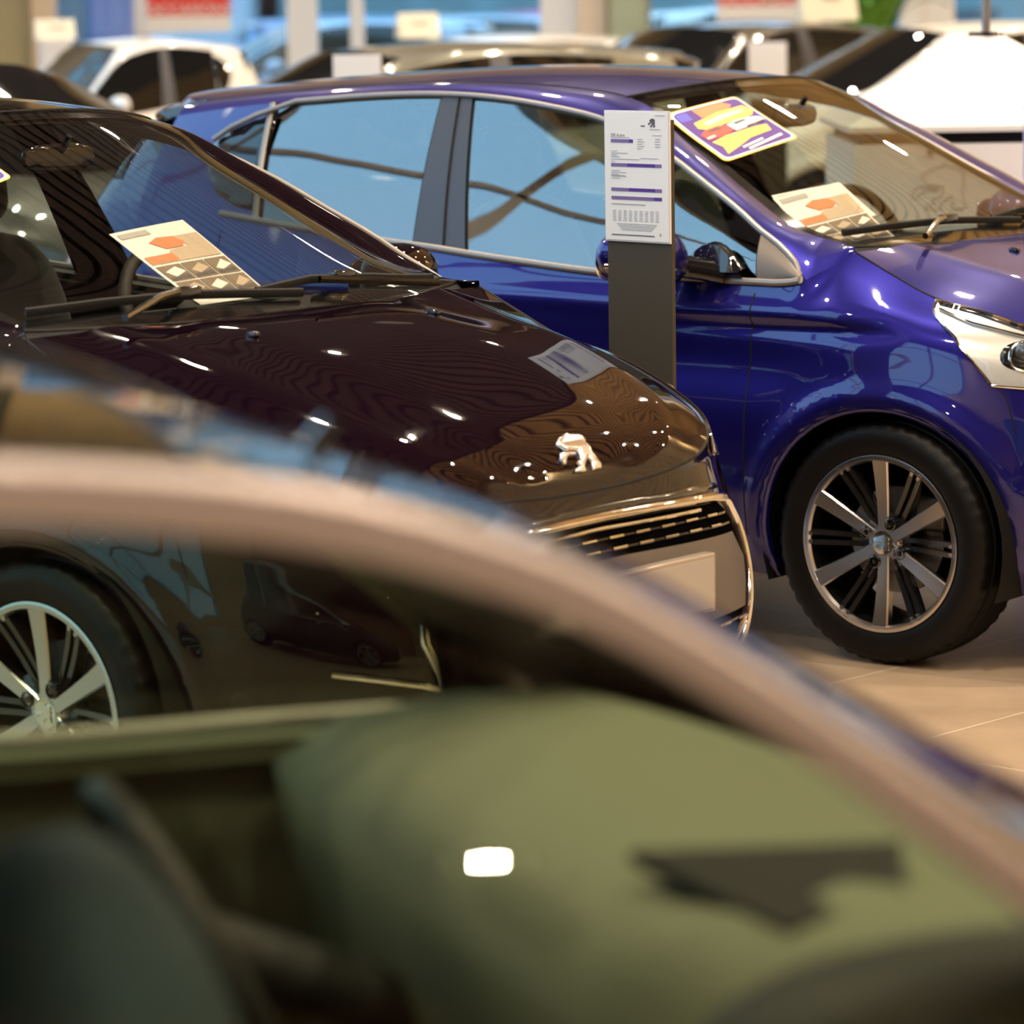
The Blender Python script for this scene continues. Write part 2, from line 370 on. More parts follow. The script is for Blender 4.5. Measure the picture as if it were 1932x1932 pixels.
BODY, NF, NS = body_grid()
J0 = NF-1   # column of x = X0F
def loft(a, b, ni, bulge=0.0, sharp=1.0):
    a, b = np.array(a), np.array(b); t = np.linspace(0, 1, ni)[None, :, None]
    G = a[:, None, :]*(1-t)+b[:, None, :]*t
    return G
def rail_x(pts, xs):
    P = np.array(pts)[::-1]; r = hermite(P[:, 1:], np.clip(xs, P[0, 0], P[-1, 0]), key=P[:, 0]); return np.concatenate([np.asarray(xs)[:, None], r], 1)

def smooth_loop(pts, n=10):
    """Chaikin rounded polygon"""
    P = [np.array(p, float) for p in pts]
    for _ in range(n):
        Q = []
        for k in range(len(P)): a, b = P[k], P[(k+1) % len(P)]; Q += [a*.75+b*.25, a*.25+b*.75]
        P = Q
    return P

LION_BODY = [(0.0407, 0.0302), (0.0214, 0.0408), (0.0052, 0.0452), (-0.0073, 0.0501), (-0.0111, 0.0446), (-0.0224, 0.0431), (-0.0382, 0.0393), (-0.0451, 0.03), (-0.0445, 0.0217), (-0.0382, 0.0193), (-0.0426, 0.012), (-0.0439, 0.0035), (-0.0392, -0.0058), (-0.0414, -0.0144), (-0.0433, -0.0246), (-0.0471, -0.0351), (-0.0404, -0.0441), (-0.032, -0.0429), (-0.0157, -0.0446), (-0.0178, -0.0359), (-0.0222, -0.0282), (-0.0181, -0.0144), (-0.0068, -0.0227), (0.0059, -0.0341), (0.0056, -0.0424), (0.0118, -0.0447), (0.036, -0.0412), (0.0329, -0.0351), (0.0187, -0.0306), (0.0218, -0.0219), (0.0057, -0.0176), (-0.0006, -0.0053), (-0.0012, 0.0029), (0.0163, 0.007), (0.0313, 0.0066), (0.0362, 0.0131), (0.04, 0.0186), (0.0456, 0.0243)]
LION_PAW = [(0.0554, 0.0026), (0.0412, 0.0047), (0.02, 0.0026), (0.0082, -0.0008), (0.0104, -0.0046), (0.0293, -0.0035), (0.0411, -0.0076), (0.0516, -0.0176), (0.0571, -0.0218), (0.0614, -0.0195), (0.064, -0.0077)]
LION = [[(a, b) for a, b in LION_BODY], LION_PAW]

# ---- wheel (axis along local -y = outward on the car's right side)
def make_wheel(parent, loc, side=1, hi=True):
    e = link(bpy.data.objects.new('wheel', None)); e.parent = parent; e.location = loc; e.empty_display_size = .1
    if side < 0: e.rotation_euler = (0, 0, PI)
    if hi and 'tyre' in WC:
        for o in WC['tyre']: c = o.copy(); link(c); c.parent = e
        return e
    R, rl, wd = .308, .226, .205
    made = []
    n = 144 if hi else 48
    t = MB(); pr = [(.095, rl-.012), (.099, rl), (.1035, rl+.008), (.108, .262), (.106, .280), (.098, .296), (.088, .304), (.070, .3065), (.067, .3065), (.065, .300), (.056, .300), (.054, .3075), (.020, .308), (.018, .301), (.010, .301), (.008, .308)]
    pr = [(-a, r) for a, r in pr]; pr = pr+[(-a, r) for a, r in reversed(pr)]
    groove = {5: .004, 6: .005, 7: .005}
    def mod(q, k, r):
        qq = q if q < 16 else 31-q
        if hi and qq in (5, 6, 7) and k % 3 == 0: return r-.0045
        return r
    t.lathe(pr, n=n, mod=mod); o = t.build('tyre', TYRE, e, angle=60); made.append(o)
    # barrel + lip
    b = MB(); b.lathe([(-.096, rl-.011), (-.080, rl-.016), (-.05, .205), (.02, .198), (.09, .205)], n=64)
    made.append(b.build('rim_barrel', mat('dark rim barrel', (.03, .03, .032), rough=.3, metal=.8), e))
    l = MB(); l.lathe([(-.095, rl-.010), (-.101, rl-.002), (-.1025, rl-.0065), (-.1015, .2105), (-.094, .206), (-.085, .207)], n=96)
    # 6 machined spokes
    def bar(mb, r0, r1, w0, w1, ang, y0, y1, th, lat0=0., lat1=0., mi=0, seg=8):
        rows = []
        for k in range(seg+1):
            u = k/seg; r = r0+(r1-r0)*u; ww = w0+(w1-w0)*u**1.6; y = y0+(y1-y0)*(u**1.8); lt = lat0+(lat1-lat0)*u
            c, s_ = math.cos(ang), math.sin(ang); cx, cz = r*c-lt*s_, r*s_+lt*c
            px, pz = -s_, c
            pr_ = [(-.5, 0), (-.42, -.004), (.42, -.004), (.5, 0), (.38, th), (-.38, th)]
            rows.append([(cx+px*a*ww, y+d, cz+pz*a*ww) for a, d in pr_])
        mb.grid(rows, close_i=True, flip=True, mi=mi)
    for k in range(6):
        an = PI/2+k*PI/3
        bar(l, .030, .216, .031, .048, an, -.078, -.0975, .028)
    if True:
        h = []
        l.lathe([(-.050, .050), (-.074, .046), (-.0795, .041), (-.0795, .001)], n=36)
    for k in range(6):
        an = PI/2+PI/6+k*PI/3
        for sg in (-1, 1):
            # split tabs reaching in from the lip
            bar(l, .199, .2165, .009, .016, an, -.094, -.0985, .014, sg*.0095, sg*.0125, seg=2)
    made.append(l.build('rim', ALLOY, e, angle=35)); made[-1]['label'] = 'machined six-spoke rim face'
    d = MB()
    for k in range(6):
        an = PI/2+PI/6+k*PI/3
        for sg in (-1, 1): bar(d, .040, .205, .014, .015, an, -.060, -.0915, .024, sg*.010, sg*.013)
    d.lathe([(-.045, .075), (-.062, .070), (-.066, .030)], n=36)
    made.append(d.build('inner_spoke', ALLOY_DK, e, angle=35)); made[-1]['label'] = 'gloss black paired spokes of the rim'
    if hi:
        for k in range(4):
            an = math.radians(65+90*k); g = MB(); cx, cz = .054*math.cos(an), .054*math.sin(an)
            g.lathe([(-.055, .0165), (-.086, .0165), (-.088, .0135), (-.076, .0125), (-.074, .001)], n=20, org=(cx, 0, cz))
            g.lathe([(-.066, .0085), (-.083, .008), (-.084, .001)], n=6, org=(cx, 0, cz))
            made.append(g.build('wheel_bolt', BLACK_GLOSS, e))
        c = MB(); c.lathe([(-.076, .031), (-.0825, .030), (-.083, .027), (-.0825, .001)], n=36)
        for pl in LION: c.prism([(-a*.42, b*.42) for a, b in pl], -.0855, -.0815, mi=0)
        made.append(c.build('hub_cap', CHROME, e, angle=30)); made[-1]['label'] = 'silver hub cap with a rampant lion'
        k = MB(); k.lathe([(-.012, .05), (-.012, .135), (.008, .135)], n=48); made.append(k.build('brake_disc', STEEL, e))
        k = MB(); k.box(.06, .15, -.035, .03, .03, .12); made.append(k.build('brake_caliper', mat('caliper', (.16, .15, .13), rough=.5, metal=.6), e, bevel=.012))
        WC['tyre'] = made
    return e
WC = {}

def rounded_block(mb, cx, cy, cz, sx, sy, sz, e=3.2, tilt=0., n=14, mi=None):
    """superellipsoid cushion; centre, full sizes, tilt about y (radians, leaning back)"""
    rows = []
    for a in range(n+1):
        la = -PI/2+PI*a/n; row = []
        for b in range(2*n):
            lo = 2*PI*b/(2*n)
            f = lambda v: math.copysign(abs(v)**(2/e), v)
            x, y, z = f(math.cos(la))*f(math.cos(lo))*sx/2, f(math.cos(la))*f(math.sin(lo))*sy/2, f(math.sin(la))*sz/2
            x, z = x*math.cos(tilt)-z*math.sin(tilt), x*math.sin(tilt)+z*math.cos(tilt)
            row.append((cx+x, cy+y, cz+z))
        rows.append(row)
    return mb.grid(rows, close_i=True, mi=mi)

def build_car(name, label, pos, yaw, paint, cat='car', dlo=DLO208, edge=EDGE208, cent=CENT208, wsc=WSC208, level=2, group=None, scale=(1, 1, 1),
              trim=SATIN, trim_w=.008, hood_drop=0., seat_dx=0., wheel_c=(-.78, .36, .96), lining=DASH, seatm=SEAT, gside=None, gws=None, head=BEIGE_IN, fg=False, doorlin=None, pillar_mat=PILLAR):
    root = thing(name, label, cat, (pos[0], pos[1], 0), -yaw, group); root.scale = scale
    gside = gside or GLASS_SIDE; gws = gws or GLASS_CAR; doorlin = doorlin or DARK_IN
    st = 1 if level >= 1 else 2
    G = BODY.copy(); J, I = G.shape[:2]
    def drop(P):
        P = np.array(P, float); t = np.clip((P[..., 0]+.50)/.42, 0, 1); t = t*t*(3-2*t); P[..., 2] -= hood_drop*t*np.clip((P[..., 2]-.55)/.35, 0, 1); return P
    if hood_drop: G = drop(G)
    # arch mask & snapping
    Gm = G.copy(); keep = np.ones((J-1, I-1), bool); RA = .343
    for cx in (0, -2.538):
        r = np.hypot(G[..., 0]-cx, G[..., 2]-.308); inr = (r < RA) & (G[..., 1] > .45)
        f = inr[:-1, :-1] & inr[1:, :-1] & inr[1:, 1:] & inr[:-1, 1:]; keep &= ~f
        near = inr & (np.abs(r-RA) < .05)
        # snap vertices that belong to a kept face and lie inside
        kv = np.zeros((J, I), bool); kf = ~f
        kv[:-1, :-1] |= kf; kv[1:, :-1] |= kf; kv[1:, 1:] |= kf; kv[:-1, 1:] |= kf
        sel = inr & kv; s_ = RA/np.maximum(r, 1e-6)
        Gm[..., 0] = np.where(sel, cx+(G[..., 0]-cx)*s_, Gm[..., 0]); Gm[..., 2] = np.where(sel, .308+(G[..., 2]-.308)*s_, Gm[..., 2])
    xm = (G[:-1, :-1, 0]+G[1:, :-1, 0]+G[1:, 1:, 0]+G[:-1, 1:, 0])/4; zm = (G[:-1, :-1, 2]+G[1:, 1:, 2])/2
    side = (np.arange(J-1)[:, None] >= J0) & (np.arange(J-1)[:, None] < J0+NS-1)
    door_z = zm > .275
    fdoor = keep & side & (xm < -.39) & (xm > -1.45) & door_z
    rdoor = keep & side & (xm < -1.45) & (xm > -2.28) & door_z
    shell = keep & ~fdoor & ~rdoor
    b = MB()
    b.grid(B(Gm), mask=shell, flip=False); b.grid(B(mirror_y(Gm)), mask=shell, flip=True)
    # floor pan and wheel-arch liners
    b.mi = 1
    b.add([(.6, -.7, .2), (.6, .7, .2), (-2.95, .7, .22), (-2.95, -.7, .22)], [(0, 1, 2, 3)])
    for cx in (0, -2.538):
        for sg in (-1, 1):
            rows = []
            for k in range(25):
                an = -.35+(PI+.7)*k/24; rows.append([(cx+.352*math.cos(an), sg*yy, .308+.352*math.sin(an)) for yy in (.50, .845)])
            b.grid(rows); b.add([(cx, sg*.50, .308)]+[r[0] for r in rows], [(0, k+1, k+2) for k in range(24)])
    # arch return lips
    b.mi = 0
    for cx in (0, -2.538):
        for sg in (-1, 1):
            rows = []
            for k in range(61):
                an = -.28+(PI+.56)*k/60; x, z = cx+RA*math.cos(an), .308+RA*math.sin(an)
                d = (G[J0:J0+NS, :, 0]-x)**2+(G[J0:J0+NS, :, 2]-z)**2 if False else (G[..., 0]-x)**2+(G[..., 2]-z)**2+(G[..., 1] < .45)*9
                jj, ii = np.unravel_index(d.argmin(), d.shape); y = G[jj, ii, 1]
                rows.append([(x, -sg*(y+.001), z), (x-.010*math.cos(an), -sg*(y-.002), z-.010*math.sin(an)), (x-.006*math.cos(an), -sg*(y-.03), z-.006*math.sin(an))])
            b.grid(rows, flip=sg > 0)
    b.build('body_shell', [paint, BLACK_MATTE], root, angle=0 if level else 0)
    P1, P2 = Patch(G), Patch(mirror_y(G))
    for nm, mk in (('front_door', fdoor), ('rear_door', rdoor)):
        for sg, GG, PP in ((1, Gm, P1), (-1, mirror_y(Gm), P2)):
            if level == 0 and sg < 0 and False: continue
            d = MB(); d.grid(B(GG), mask=mk, flip=sg < 0); d.mi = 1
            if level >= 1:   # inner lining
                nn = GG.copy(); nn[..., 1] -= sg*.07; d.grid(B(nn), mask=mk & (zm > .30), flip=sg > 0)
                top = [(x, sg*(y+.0), z) for x, y, z in HRAIL_S if (-1.45 < x < -.38 if nm == 'front_door' else -2.3 < x < -1.45)]
                d.grid([[(x, -y, z-.004), (x, -(y-sg*.035), z+.002), (x, -(y-sg*.075), z-.02)] for x, y, z in top], flip=sg > 0)
            od = d.build(nm, [paint, doorlin], root, angle=0)
    # seams
    if level >= 1:
        for sg, PP in ((1, P1), (-1, P2)):
            d = MB()
            for x in (-.39, -1.45, -2.28):
                zt = {-.39: .94, -1.45: .985, -2.28: 1.055}[x]
                zb = .30 if x != -2.28 else .62
                d.tube(PP.path([(x, sg*.86, z) for z in np.linspace(zb, zt, 8)], off=-.0012), .0030, 6)
            d.tube(PP.path([(x, sg*.84, .285) for x in np.linspace(-.39, -2.1, 10)], off=-.0012), .0028, 6)
            d.build('door_seam', BLACK_MATTE, root)
            if level >= 2:
                d = MB()   # fender / bumper seam
                d.tube(PP.path([(.27, sg*.74, .72), (.31, sg*.745, .68), (.345, sg*.76, .60)], off=-.001), .0022, 6)
                d.build('bumper_seam', BLACK_MATTE, root)
    # hood
    he = hermite(HRAIL_F, np.linspace(0, 1, 60)); rows = []
    if hood_drop: he = drop(he)
    hc_x = [.71, .705, .695, .67, .60, .50, .40, .22, .05, -.09]; hc_z = [.705, .722, .745, .780, .832, .880, .920, .978, 1.012, 1.030]
    for k in range(60):
        xe, ye, ze = he[k]
        xc = xe+.004 if k == 0 else xe+(.075*max(0, (k-40)/19)); zc = float(hermite(np.array(hc_z)[::-1, None], [xc], key=hc_x[::-1])[0, 0])
        if k == 0: zc = ze
        row = []
        for q in range(41):
            v = q/40; y = ye*(1-v)  # v 0 edge -> 1 centre
            s_ = (1-v); a = s_**3.2
            zq = zc-(hood_drop*np.clip((xc+.50)/.42, 0, 1)*np.clip((zc-.55)/.35, 0, 1) if hood_drop else 0)
            z = zq+(ze-zq)*a
            # soft ridge lines either side of the bonnet bulge
            if ye > .3: z += .006*math.exp(-((s_-.72)/.07)**2)-.004*math.exp(-((s_-.5)/.12)**2)
            row.append((xc+(xe-xc)*s_**2, y, z))
        rows.append(row)
    HG = np.array(rows); full = np.concatenate([HG, mirror_y(HG)[:, ::-1][:, 1:]], 1)
    h = MB(); h.grid(B(full), flip=False)
    hood = h.build('hood', paint, root, angle=0, recalc=False)
    PH = Patch(full, centre=(-.4, 0, 0))
    if level >= 1:
        s1 = MB()
        for sg in (1, -1): s1.tube([(x, -sg*y, z-.001) for x, y, z in he[6:]], .0032, 6)
        s1.tube([(x, -y, z-.0015) for x, y, z in he[:8]][::-1]+[(x, y, z-.0015) for x, y, z in he[1:8]], .0032, 6)
        s1.build('hood_seam', BLACK_MATTE, root)
    # windscreen
    er = np.array(edge); ex = er[:, 0]; xt = -1.01 if not fg else -1.0
    xe = np.linspace(-.20, xt, 30); E_ = rail_x(edge, xe); tt = np.linspace(0, 1, 30)
    wc = hermite(wsc, tt); W = []
    for k in range(30):
        row = []
        for q in range(41):
            v = 2*q/40-1; a = abs(v)**2.3; c = np.array([wc[k, 0], 0, wc[k, 1]]); ed = E_[k]
            row.append((c[0]+(ed[0]-c[0])*a, ed[1]*v, c[2]+(ed[2]-c[2])*a))
        W.append(row)
    W = np.array(W); PW = Patch(W, centre=(-1.2, 0, .6))
    g = MB(); g.grid(B(W), flip=False); ws = g.build('windscreen', gws if level >= 1 else GLASS_DARK, root, angle=0)
    if level >= 1:
        s1 = MB()  # black ceramic border, just inside the glass
        bd = lambda a0, a1, b0, b1: s1.grid(B(W[a0:a1, b0:b1]-np.array([0, 0, .004])))
        bd(0, 3, 0, 41); bd(28, 30, 0, 41); bd(0, 30, 0, 2); bd(0, 30, 39, 41)
        s1.build('windscreen_border', BLACK_GLOSS, ws, angle=0)
        s1 = MB(); s1.tube([(p[0]-.004, -p[1], p[2]+.001) for p in W[-1]], .004, 6); s1.build('windscreen_seal', BLACK_MATTE, root)
        # cowl between bonnet and glass
        s1 = MB(); hr = np.array([full[-1, k] for k in range(0, 81, 2)])
        s1.grid([[(hr[k][0], -hr[k][1], hr[k][2]-.006), (W[0, k][0]+.03, -W[0, k][1]*1.0, min(hr[k][2]-.02, W[0, k][2]-.02)), (W[0, k][0]-.01, -W[0, k][1], W[0, k][2]+.001)] for k in range(41)])
        s1.build('cowl', BLACK_MATTE, root)
    # A pillar + roof side strip, roof
    xs = np.concatenate([np.linspace(-.17, -.29, 8), np.linspace(-.31, XRE, 110)])
    D_ = rail_x(dlo, np.minimum(xs, -.247)); D_[:8] = drop(hermite(HRAIL_S[:3], np.linspace(0, 1, 8))); D_[0] += [-.001, 0, 0]
    E2 = rail_x(edge, xs); strip = []
    for k in range(len(xs)):
        row = []
        for q in range(7):
            v = q/6; p = D_[k]*(1-v)+E2[k]*v; n = np.array([0, .5, .86]); bul = .012*math.sin(PI*v); p = p+n*bul; row.append(p)
        strip.append(row)
    ST = np.array(strip)
    r = MB()
    for sg in (1, -1):
        GG = ST if sg > 0 else mirror_y(ST); r.grid(B(GG), flip=sg > 0)
    xr = np.linspace(xt, XRE, 70); E3 = rail_x(edge, xr)
    cx = np.array([c[0] for c in cent])[::-1]; czs = np.array([c[1] for c in cent])[::-1, None]; rows = []
    for k, x in enumerate(xr):
        u = k/69; xc = cent[0][0]+(-2.93-cent[0][0])*u; zc = float(hermite(czs, [xc], key=cx)[0, 0]); row = []
        for q in range(33):
            v = 2*q/32-1; a = abs(v)**2.3; row.append((xc+(x-xc)*a, E3[k][1]*v, zc+(E3[k][2]-zc)*a))
        rows.append(row)
    RG = np.array(rows); r.grid(B(RG), flip=False)
    # rear quarter side (behind the door glass) is body coloured
    r.build('roof', paint, root, angle=0)
    if level >= 1:
        hl = MB(); hl.grid(B(RG-np.array([0, 0, .03])), flip=True)
        for sg in (1, -1):
            GG = ST if sg > 0 else mirror_y(ST); GG = GG.copy(); GG[..., 1] -= sg*.025; GG[..., 2] -= .018; hl.grid(B(GG), flip=sg < 0)
        hl.build('headlining', head, root, angle=0)
    if level >= 2:
        dd = MB()
        for sg in (1, -1): dd.tube([(p[0], -sg*p[1], p[2]-.001) for p in rail_x(edge, np.linspace(xt, XRE, 40))], .004, 6)
        dd.build('roof_seam', BLACK_MATTE, root)
    # side glass grid : belt -> DLO rail
    xb = np.concatenate([np.linspace(-.26, -.39, 6), np.linspace(-.41, -1.36, 24), np.linspace(-1.40, -1.55, 5), np.linspace(-1.58, -2.15, 14), np.linspace(-2.18, -2.66, 14)])
    xtp = np.interp(xb, [-2.66, -2.15, -1.55, -1.36, -.41, -.26][::1], [-2.62, -2.22, -1.587, -1.478, -.44, -.262])
    hb = hermite(np.array(HRAIL_S)[::-1, 1:], np.maximum(xb, X0R), key=np.array(HRAIL_S)[::-1, 0]); belt = np.concatenate([xb[:, None], hb], 1)
    for k in range(len(xb)):
        if xb[k] < X0R: belt[k, 1] = np.interp(xb[k], [-2.9, -2.65], [.62, .70]); belt[k, 2] = 1.085
    top = rail_x(dlo, xtp); SGm = []
    for k in range(len(xb)):
        SGm.append([belt[k]*(1-v)+top[k]*v+np.array([0, .012*math.sin(PI*v), 0]) for v in np.linspace(0, 1, 12)])
    SGm = np.array(SGm)
    jj = lambda x: int(np.argmin(np.abs(xb-x)))
    a0, a1, a2, a3, a4 = jj(-.39), jj(-1.36), jj(-1.55), jj(-2.15), len(xb)-1
    for sg in (1, -1):
        GG = SGm if sg > 0 else mirror_y(SGm); off = np.array([0, -sg*.009, 0])
        for nm, x0, x1 in (('front_side_window', a0, a1), ('rear_side_window', a2, a3)):
            s1 = MB(); s1.grid(B(GG[x0:x1+1]+off), flip=sg < 0); s1.build(nm, gside if level >= 1 else GLASS_DARK, root, angle=0)
        # rubber channel round each pane
        s1 = MB()
        for x0, x1 in ((a0, a1), (a2, a3)):
            o2 = off+np.array([0, -sg*.002, 0])
            for i0, i1 in (((10, 12) if not fg else (11, 12)), (0, 1)):
                s1.tube([(p[0], -p[1], p[2]) for p in (GG[x0:x1+1, i1-1]+o2)], .010, 6, squash=.6)
            s1.tube([(p[0], -p[1], p[2]) for p in (GG[x0]+o2)], .010, 6, squash=.6); s1.tube([(p[0], -p[1], p[2]) for p in (GG[x1]+o2)], .008, 6, squash=.6)
        s1.build('window_rubber', BLACK_MATTE, root)
        s1 = MB(); s1.grid(B(GG[a1:a2+1]+off*.3), flip=sg < 0); s1.mi = 1; s1.grid(B(GG[a1:a2+1]+off*4), flip=sg > 0)
        s1.build('centre_pillar', [pillar_mat, doorlin], root, angle=0)
        s1 = MB(); s1.grid(B(GG[a3:a4+1]), flip=sg < 0)
        Q = Patch(GG, centre=(-1.2, 0, 1.1)); s1.build('rear_quarter_panel', paint, root, angle=0)
        dz = 0 if not fg else -.03
        qp = [(-2.18, sg*.62, 1.352+dz*2), (-2.27, sg*.62, 1.335+dz*2), (-2.36, sg*.63, 1.300+dz*2), (-2.41, sg*.65, 1.262+dz), (-2.40, sg*.68, 1.20+dz), (-2.33, sg*.71, 1.12), (-2.24, sg*.73, 1.085), (-2.17, sg*.73, 1.075)]
        s1 = MB(); Q.panel(s1, qp, off=.003, th=.004, step=.04); s1.build('quarter_window', GLASS_DARK, root, angle=0)
        if level >= 1:
            s1 = MB(); s1.tube([(p[0], -p[1], p[2]) for p in (GG[(a1+a2)//2]+off*.0)], .0030, 6); s1.build('pillar_seam', BLACK_MATTE, root)
            # front fixed triangle
            s1 = MB(); s1.grid(B(GG[0:a0+1]+off*.1), flip=sg < 0); s1.build('front_quarter_trim', mat('taupe quarter trim', (.15, .13, .115), rough=.45, metal=.4) if not fg else trim, root, angle=0)
            # silver daylight-opening trim
            s1 = MB(); tp = [p for p in top if p[0] > -2.16]
            cur = [(x, sg*y, z) for x, y, z in [(-.262, .79, .952)]]+[(p[0], sg*p[1], p[2]) for p in tp if p[0] < -.262]+([(-2.25, sg*.62, 1.347), (-2.34, sg*.632, 1.312), (-2.40, sg*.648, 1.275)] if not fg else [])
            if fg:
                rows = []
                for p in top:
                    k0 = np.array([p[0], p[1], p[2]]); inn = k0+np.array([0, .017, -.038]); 
                    rows.append([(q_[0], -sg*q_[1], q_[2]) for q_ in (k0+[0, .004, .002], k0+[0, .016, -.006], k0*.5+inn*.5+[0, .010, 0], inn+[0, .004, 0], inn+[0, -.008, -.002])])
                s1.grid(rows, flip=sg < 0)
            else: s1.tube([(x, -y, z) for x, y, z in cur], trim_w, 8)
            bl = [(p[0], -sg*(p[1]+.003), p[2]+.004) for p in belt if p[0] > -2.3]
            s1.tube(bl, .0095, 8)
            s1.tube([(-.262, -sg*.795, .95)]+[bl[0]], .009, 8)
            s1.build('window_trim', trim, root)
            # the pillar between rear door glass and quarter glass
            s1 = MB(); s1.tube([(p[0], -p[1]-sg*.002, p[2]) for p in GG[a3]], .012, 6, squash=.5); s1.build('quarter_bar', trim, root)
    # tail: rear window and tailgate
    re = np.array([RG[-1, k] for k in range(33)])
    hr = hermite(HRAIL_R, np.linspace(0, 1, 17)); lowr = np.concatenate([mirror_y(hr), hr[::-1][1:]])
    # re runs -y..+y; low rail likewise
    low = lowr
    T = np.array([[re[k]*(1-v)+low[k]*v+np.array([-.03*math.sin(PI*v), 0, 0]) for v in np.linspace(0, 1, 8)] for k in range(33)])
    s1 = MB(); s1.grid(B(T), flip=True); s1.build('tailgate', paint, root, angle=0)
    PT = Patch(T, centre=(-1.2, 0, .9)); s1 = MB()
    PT.panel(s1, [(j, i) for j, i in ((5, 1.2), (27, 1.2), (29, 5.5), (3, 5.5))], off=.003, th=.003, step=.08, param=True); s1.build('rear_window', GLASS_DARK, root, angle=0)
    # spoiler
    s1 = MB(); rows = []
    for k in range(33):
        v = 2*k/32-1; yy = v*.52; xx = -3.03+.30*abs(v)**2.4; zz = (cent[-2][1]-.035)-.035*abs(v)**2
        rows.append([(xx+.16, -yy, zz+.035-.01), (xx+.05, -yy, zz+.018), (xx, -yy, zz), (xx+.01, -yy, zz-.018), (xx+.14, -yy, zz-.035)])
    s1.grid(rows, flip=True); 
    for sg in (1, -1):
        y_ = sg*.52; zc_ = rail_x(edge, np.array([XRE]))[0]; z0_ = zc_[2]; s1.add([(-2.74, -y_, z0_-.03), (-2.58, -sg*.475, z0_+.012), (-2.575, -sg*.565, z0_-.075), (-2.66, -sg*.60, z0_-.17), (-2.74, -sg*.555, z0_-.12), (-2.70, -y_*.95, z0_-.06)], [(0, 1, 2, 3, 4, 5)]); s1.add([(-2.74, -y_*.99, z0_-.03), (-2.74, -sg*.55, z0_-.12), (-2.66, -sg*.60, z0_-.17), (-2.70, -sg*.50, z0_-.15), (-2.80, -sg*.42, z0_-.05)], [(0, 1, 2, 3, 4)])
    s1.build('roof_spoiler', BLACK_GLOSS, root, angle=50)
    # tail lights
    for sg, PP in ((1, P1), (-1, P2)):
        s1 = MB(); PP.panel(s1, [(-2.86, sg*.8, .98), (-2.9, sg*.8, .82), (-3.08, sg*.6, .80), (-3.10, sg*.5, .94), (-3.0, sg*.65, 1.02)], off=.006, th=.008, step=.05); s1.build('tail_light', RED_LENS, root, angle=0)
    # wheels
    for (x, sg) in ((0, 1), (0, -1), (-2.538, 1), (-2.538, -1)):
        make_wheel(root, (x, -sg*.745, .308), sg, hi=level >= 1)
    if level >= 1:
        # headlights: silver bowl under a clear lens
        for sg, PP in ((1, P1), (-1, P2)):
            out = [(.085, sg*.715, .915), (.088, sg*.73, .872), (.105, sg*.74, .848), (.17, sg*.75, .800), (.225, sg*.76, .765), (.255, sg*.76, .735), (.275, sg*.75, .708), (.36, sg*.71, .700), (.47, sg*.64, .692),
                   (.56, sg*.55, .690), (.60, sg*.49, .700), (.585, sg*.50, .735), (.555, sg*.555, .772), (.45, sg*.62, .806), (.34, sg*.665, .842), (.20, sg*.69, .885)]
            s1 = MB(); PP.panel(s1, out, off=.0015, th=.0, step=.02); hlr = s1.build('headlight', LAMP_SILVER, root, angle=0)
            s1 = MB(); inn = [(.335+.052*math.cos(a_), sg*(.70-.036*math.cos(a_)), .775+.037*math.sin(a_)) for a_ in np.linspace(0, 2*PI, 25)[:-1]]
            PP.panel(s1, inn, off=.003, th=.003, step=.02); s1.build('lamp_bezel', BLACK_GLOSS, hlr, angle=0)
            c = PP.at(*PP.find((.335, sg*.70, .775))); s1 = MB(); rounded_block(s1, c[0]-.004, -(c[1]-sg*.004), c[2], .062, .062, .062, e=2, n=12); s1.build('projector_lamp', mat('projector glass', (.10, .11, .11), rough=.03, metal=.3, coat=1), hlr)
            s1 = MB(); ring = [PP.at(*PP.find((.335+.040*math.cos(a_)*.8, sg*(.70-.026*math.cos(a_)), .775+.036*math.sin(a_)))) for a_ in np.linspace(0, 2*PI, 25)]
            s1.tube([(q_[0]+.003, -(q_[1]+sg*.004), q_[2]) for q_ in ring], .005, 8, cap=False); s1.build('projector_ring', CHROME, hlr)
            s1 = MB(); PP.panel(s1, [(.092, sg*.716, .912), (.20, sg*.692, .883), (.34, sg*.667, .840), (.45, sg*.622, .804), (.45, sg*.63, .792), (.34, sg*.68, .826), (.20, sg*.705, .870), (.10, sg*.722, .900)], off=.003, th=.002, step=.03); s1.build('lamp_brow', BLACK_GLOSS, hlr, angle=0)
            s1 = MB(); s1.tube(PP.path(out+out[:1], off=.004, n=3), .0035, 6); s1.build('lamp_rim', CHROME if level >= 2 else BLACK_GLOSS, hlr)
            s1 = MB(); s1.tube(PP.path([(.105, sg*.73, .885), (.2, sg*.735, .855), (.30, sg*.70, .82), (.40, sg*.66, .795)], off=.006, n=5), .004, 6)
            s1.build('lamp_light_guide', CHROME, hlr)
            s1 = MB(); PP.panel(s1, out, off=.0075, th=.006, step=.025); s1.build('lamp_lens', GLASS_LAMP, hlr, angle=0)
        # bumper front: black upper band, chrome grille frame, mesh, plate, fog strips
        F2 = np.concatenate([mirror_y(G[:NF])[::-1][:-1], G[:NF]]); PF = Patch(F2, centre=(-.5, 0, .5))
        fx = lambda y, z: (.7, y, z)
        def loop(pts): return [(lambda q: (q[0], q[1], q[2]))(PF.at(*PF.find((.72-.35*abs(y)**3*1.0, y, z)))) for y, z in pts]
        ld = MB(); PF.panel(ld, loop([(-.46, .668), (-.30, .672), (0, .675), (.30, .672), (.46, .668), (.47, .655), (.30, .652), (0, .655), (-.30, .652), (-.47, .655)]), off=.003, th=.004, step=.03); ld.build('bumper_upper_band', BLACK_GLOSS, root, angle=0)
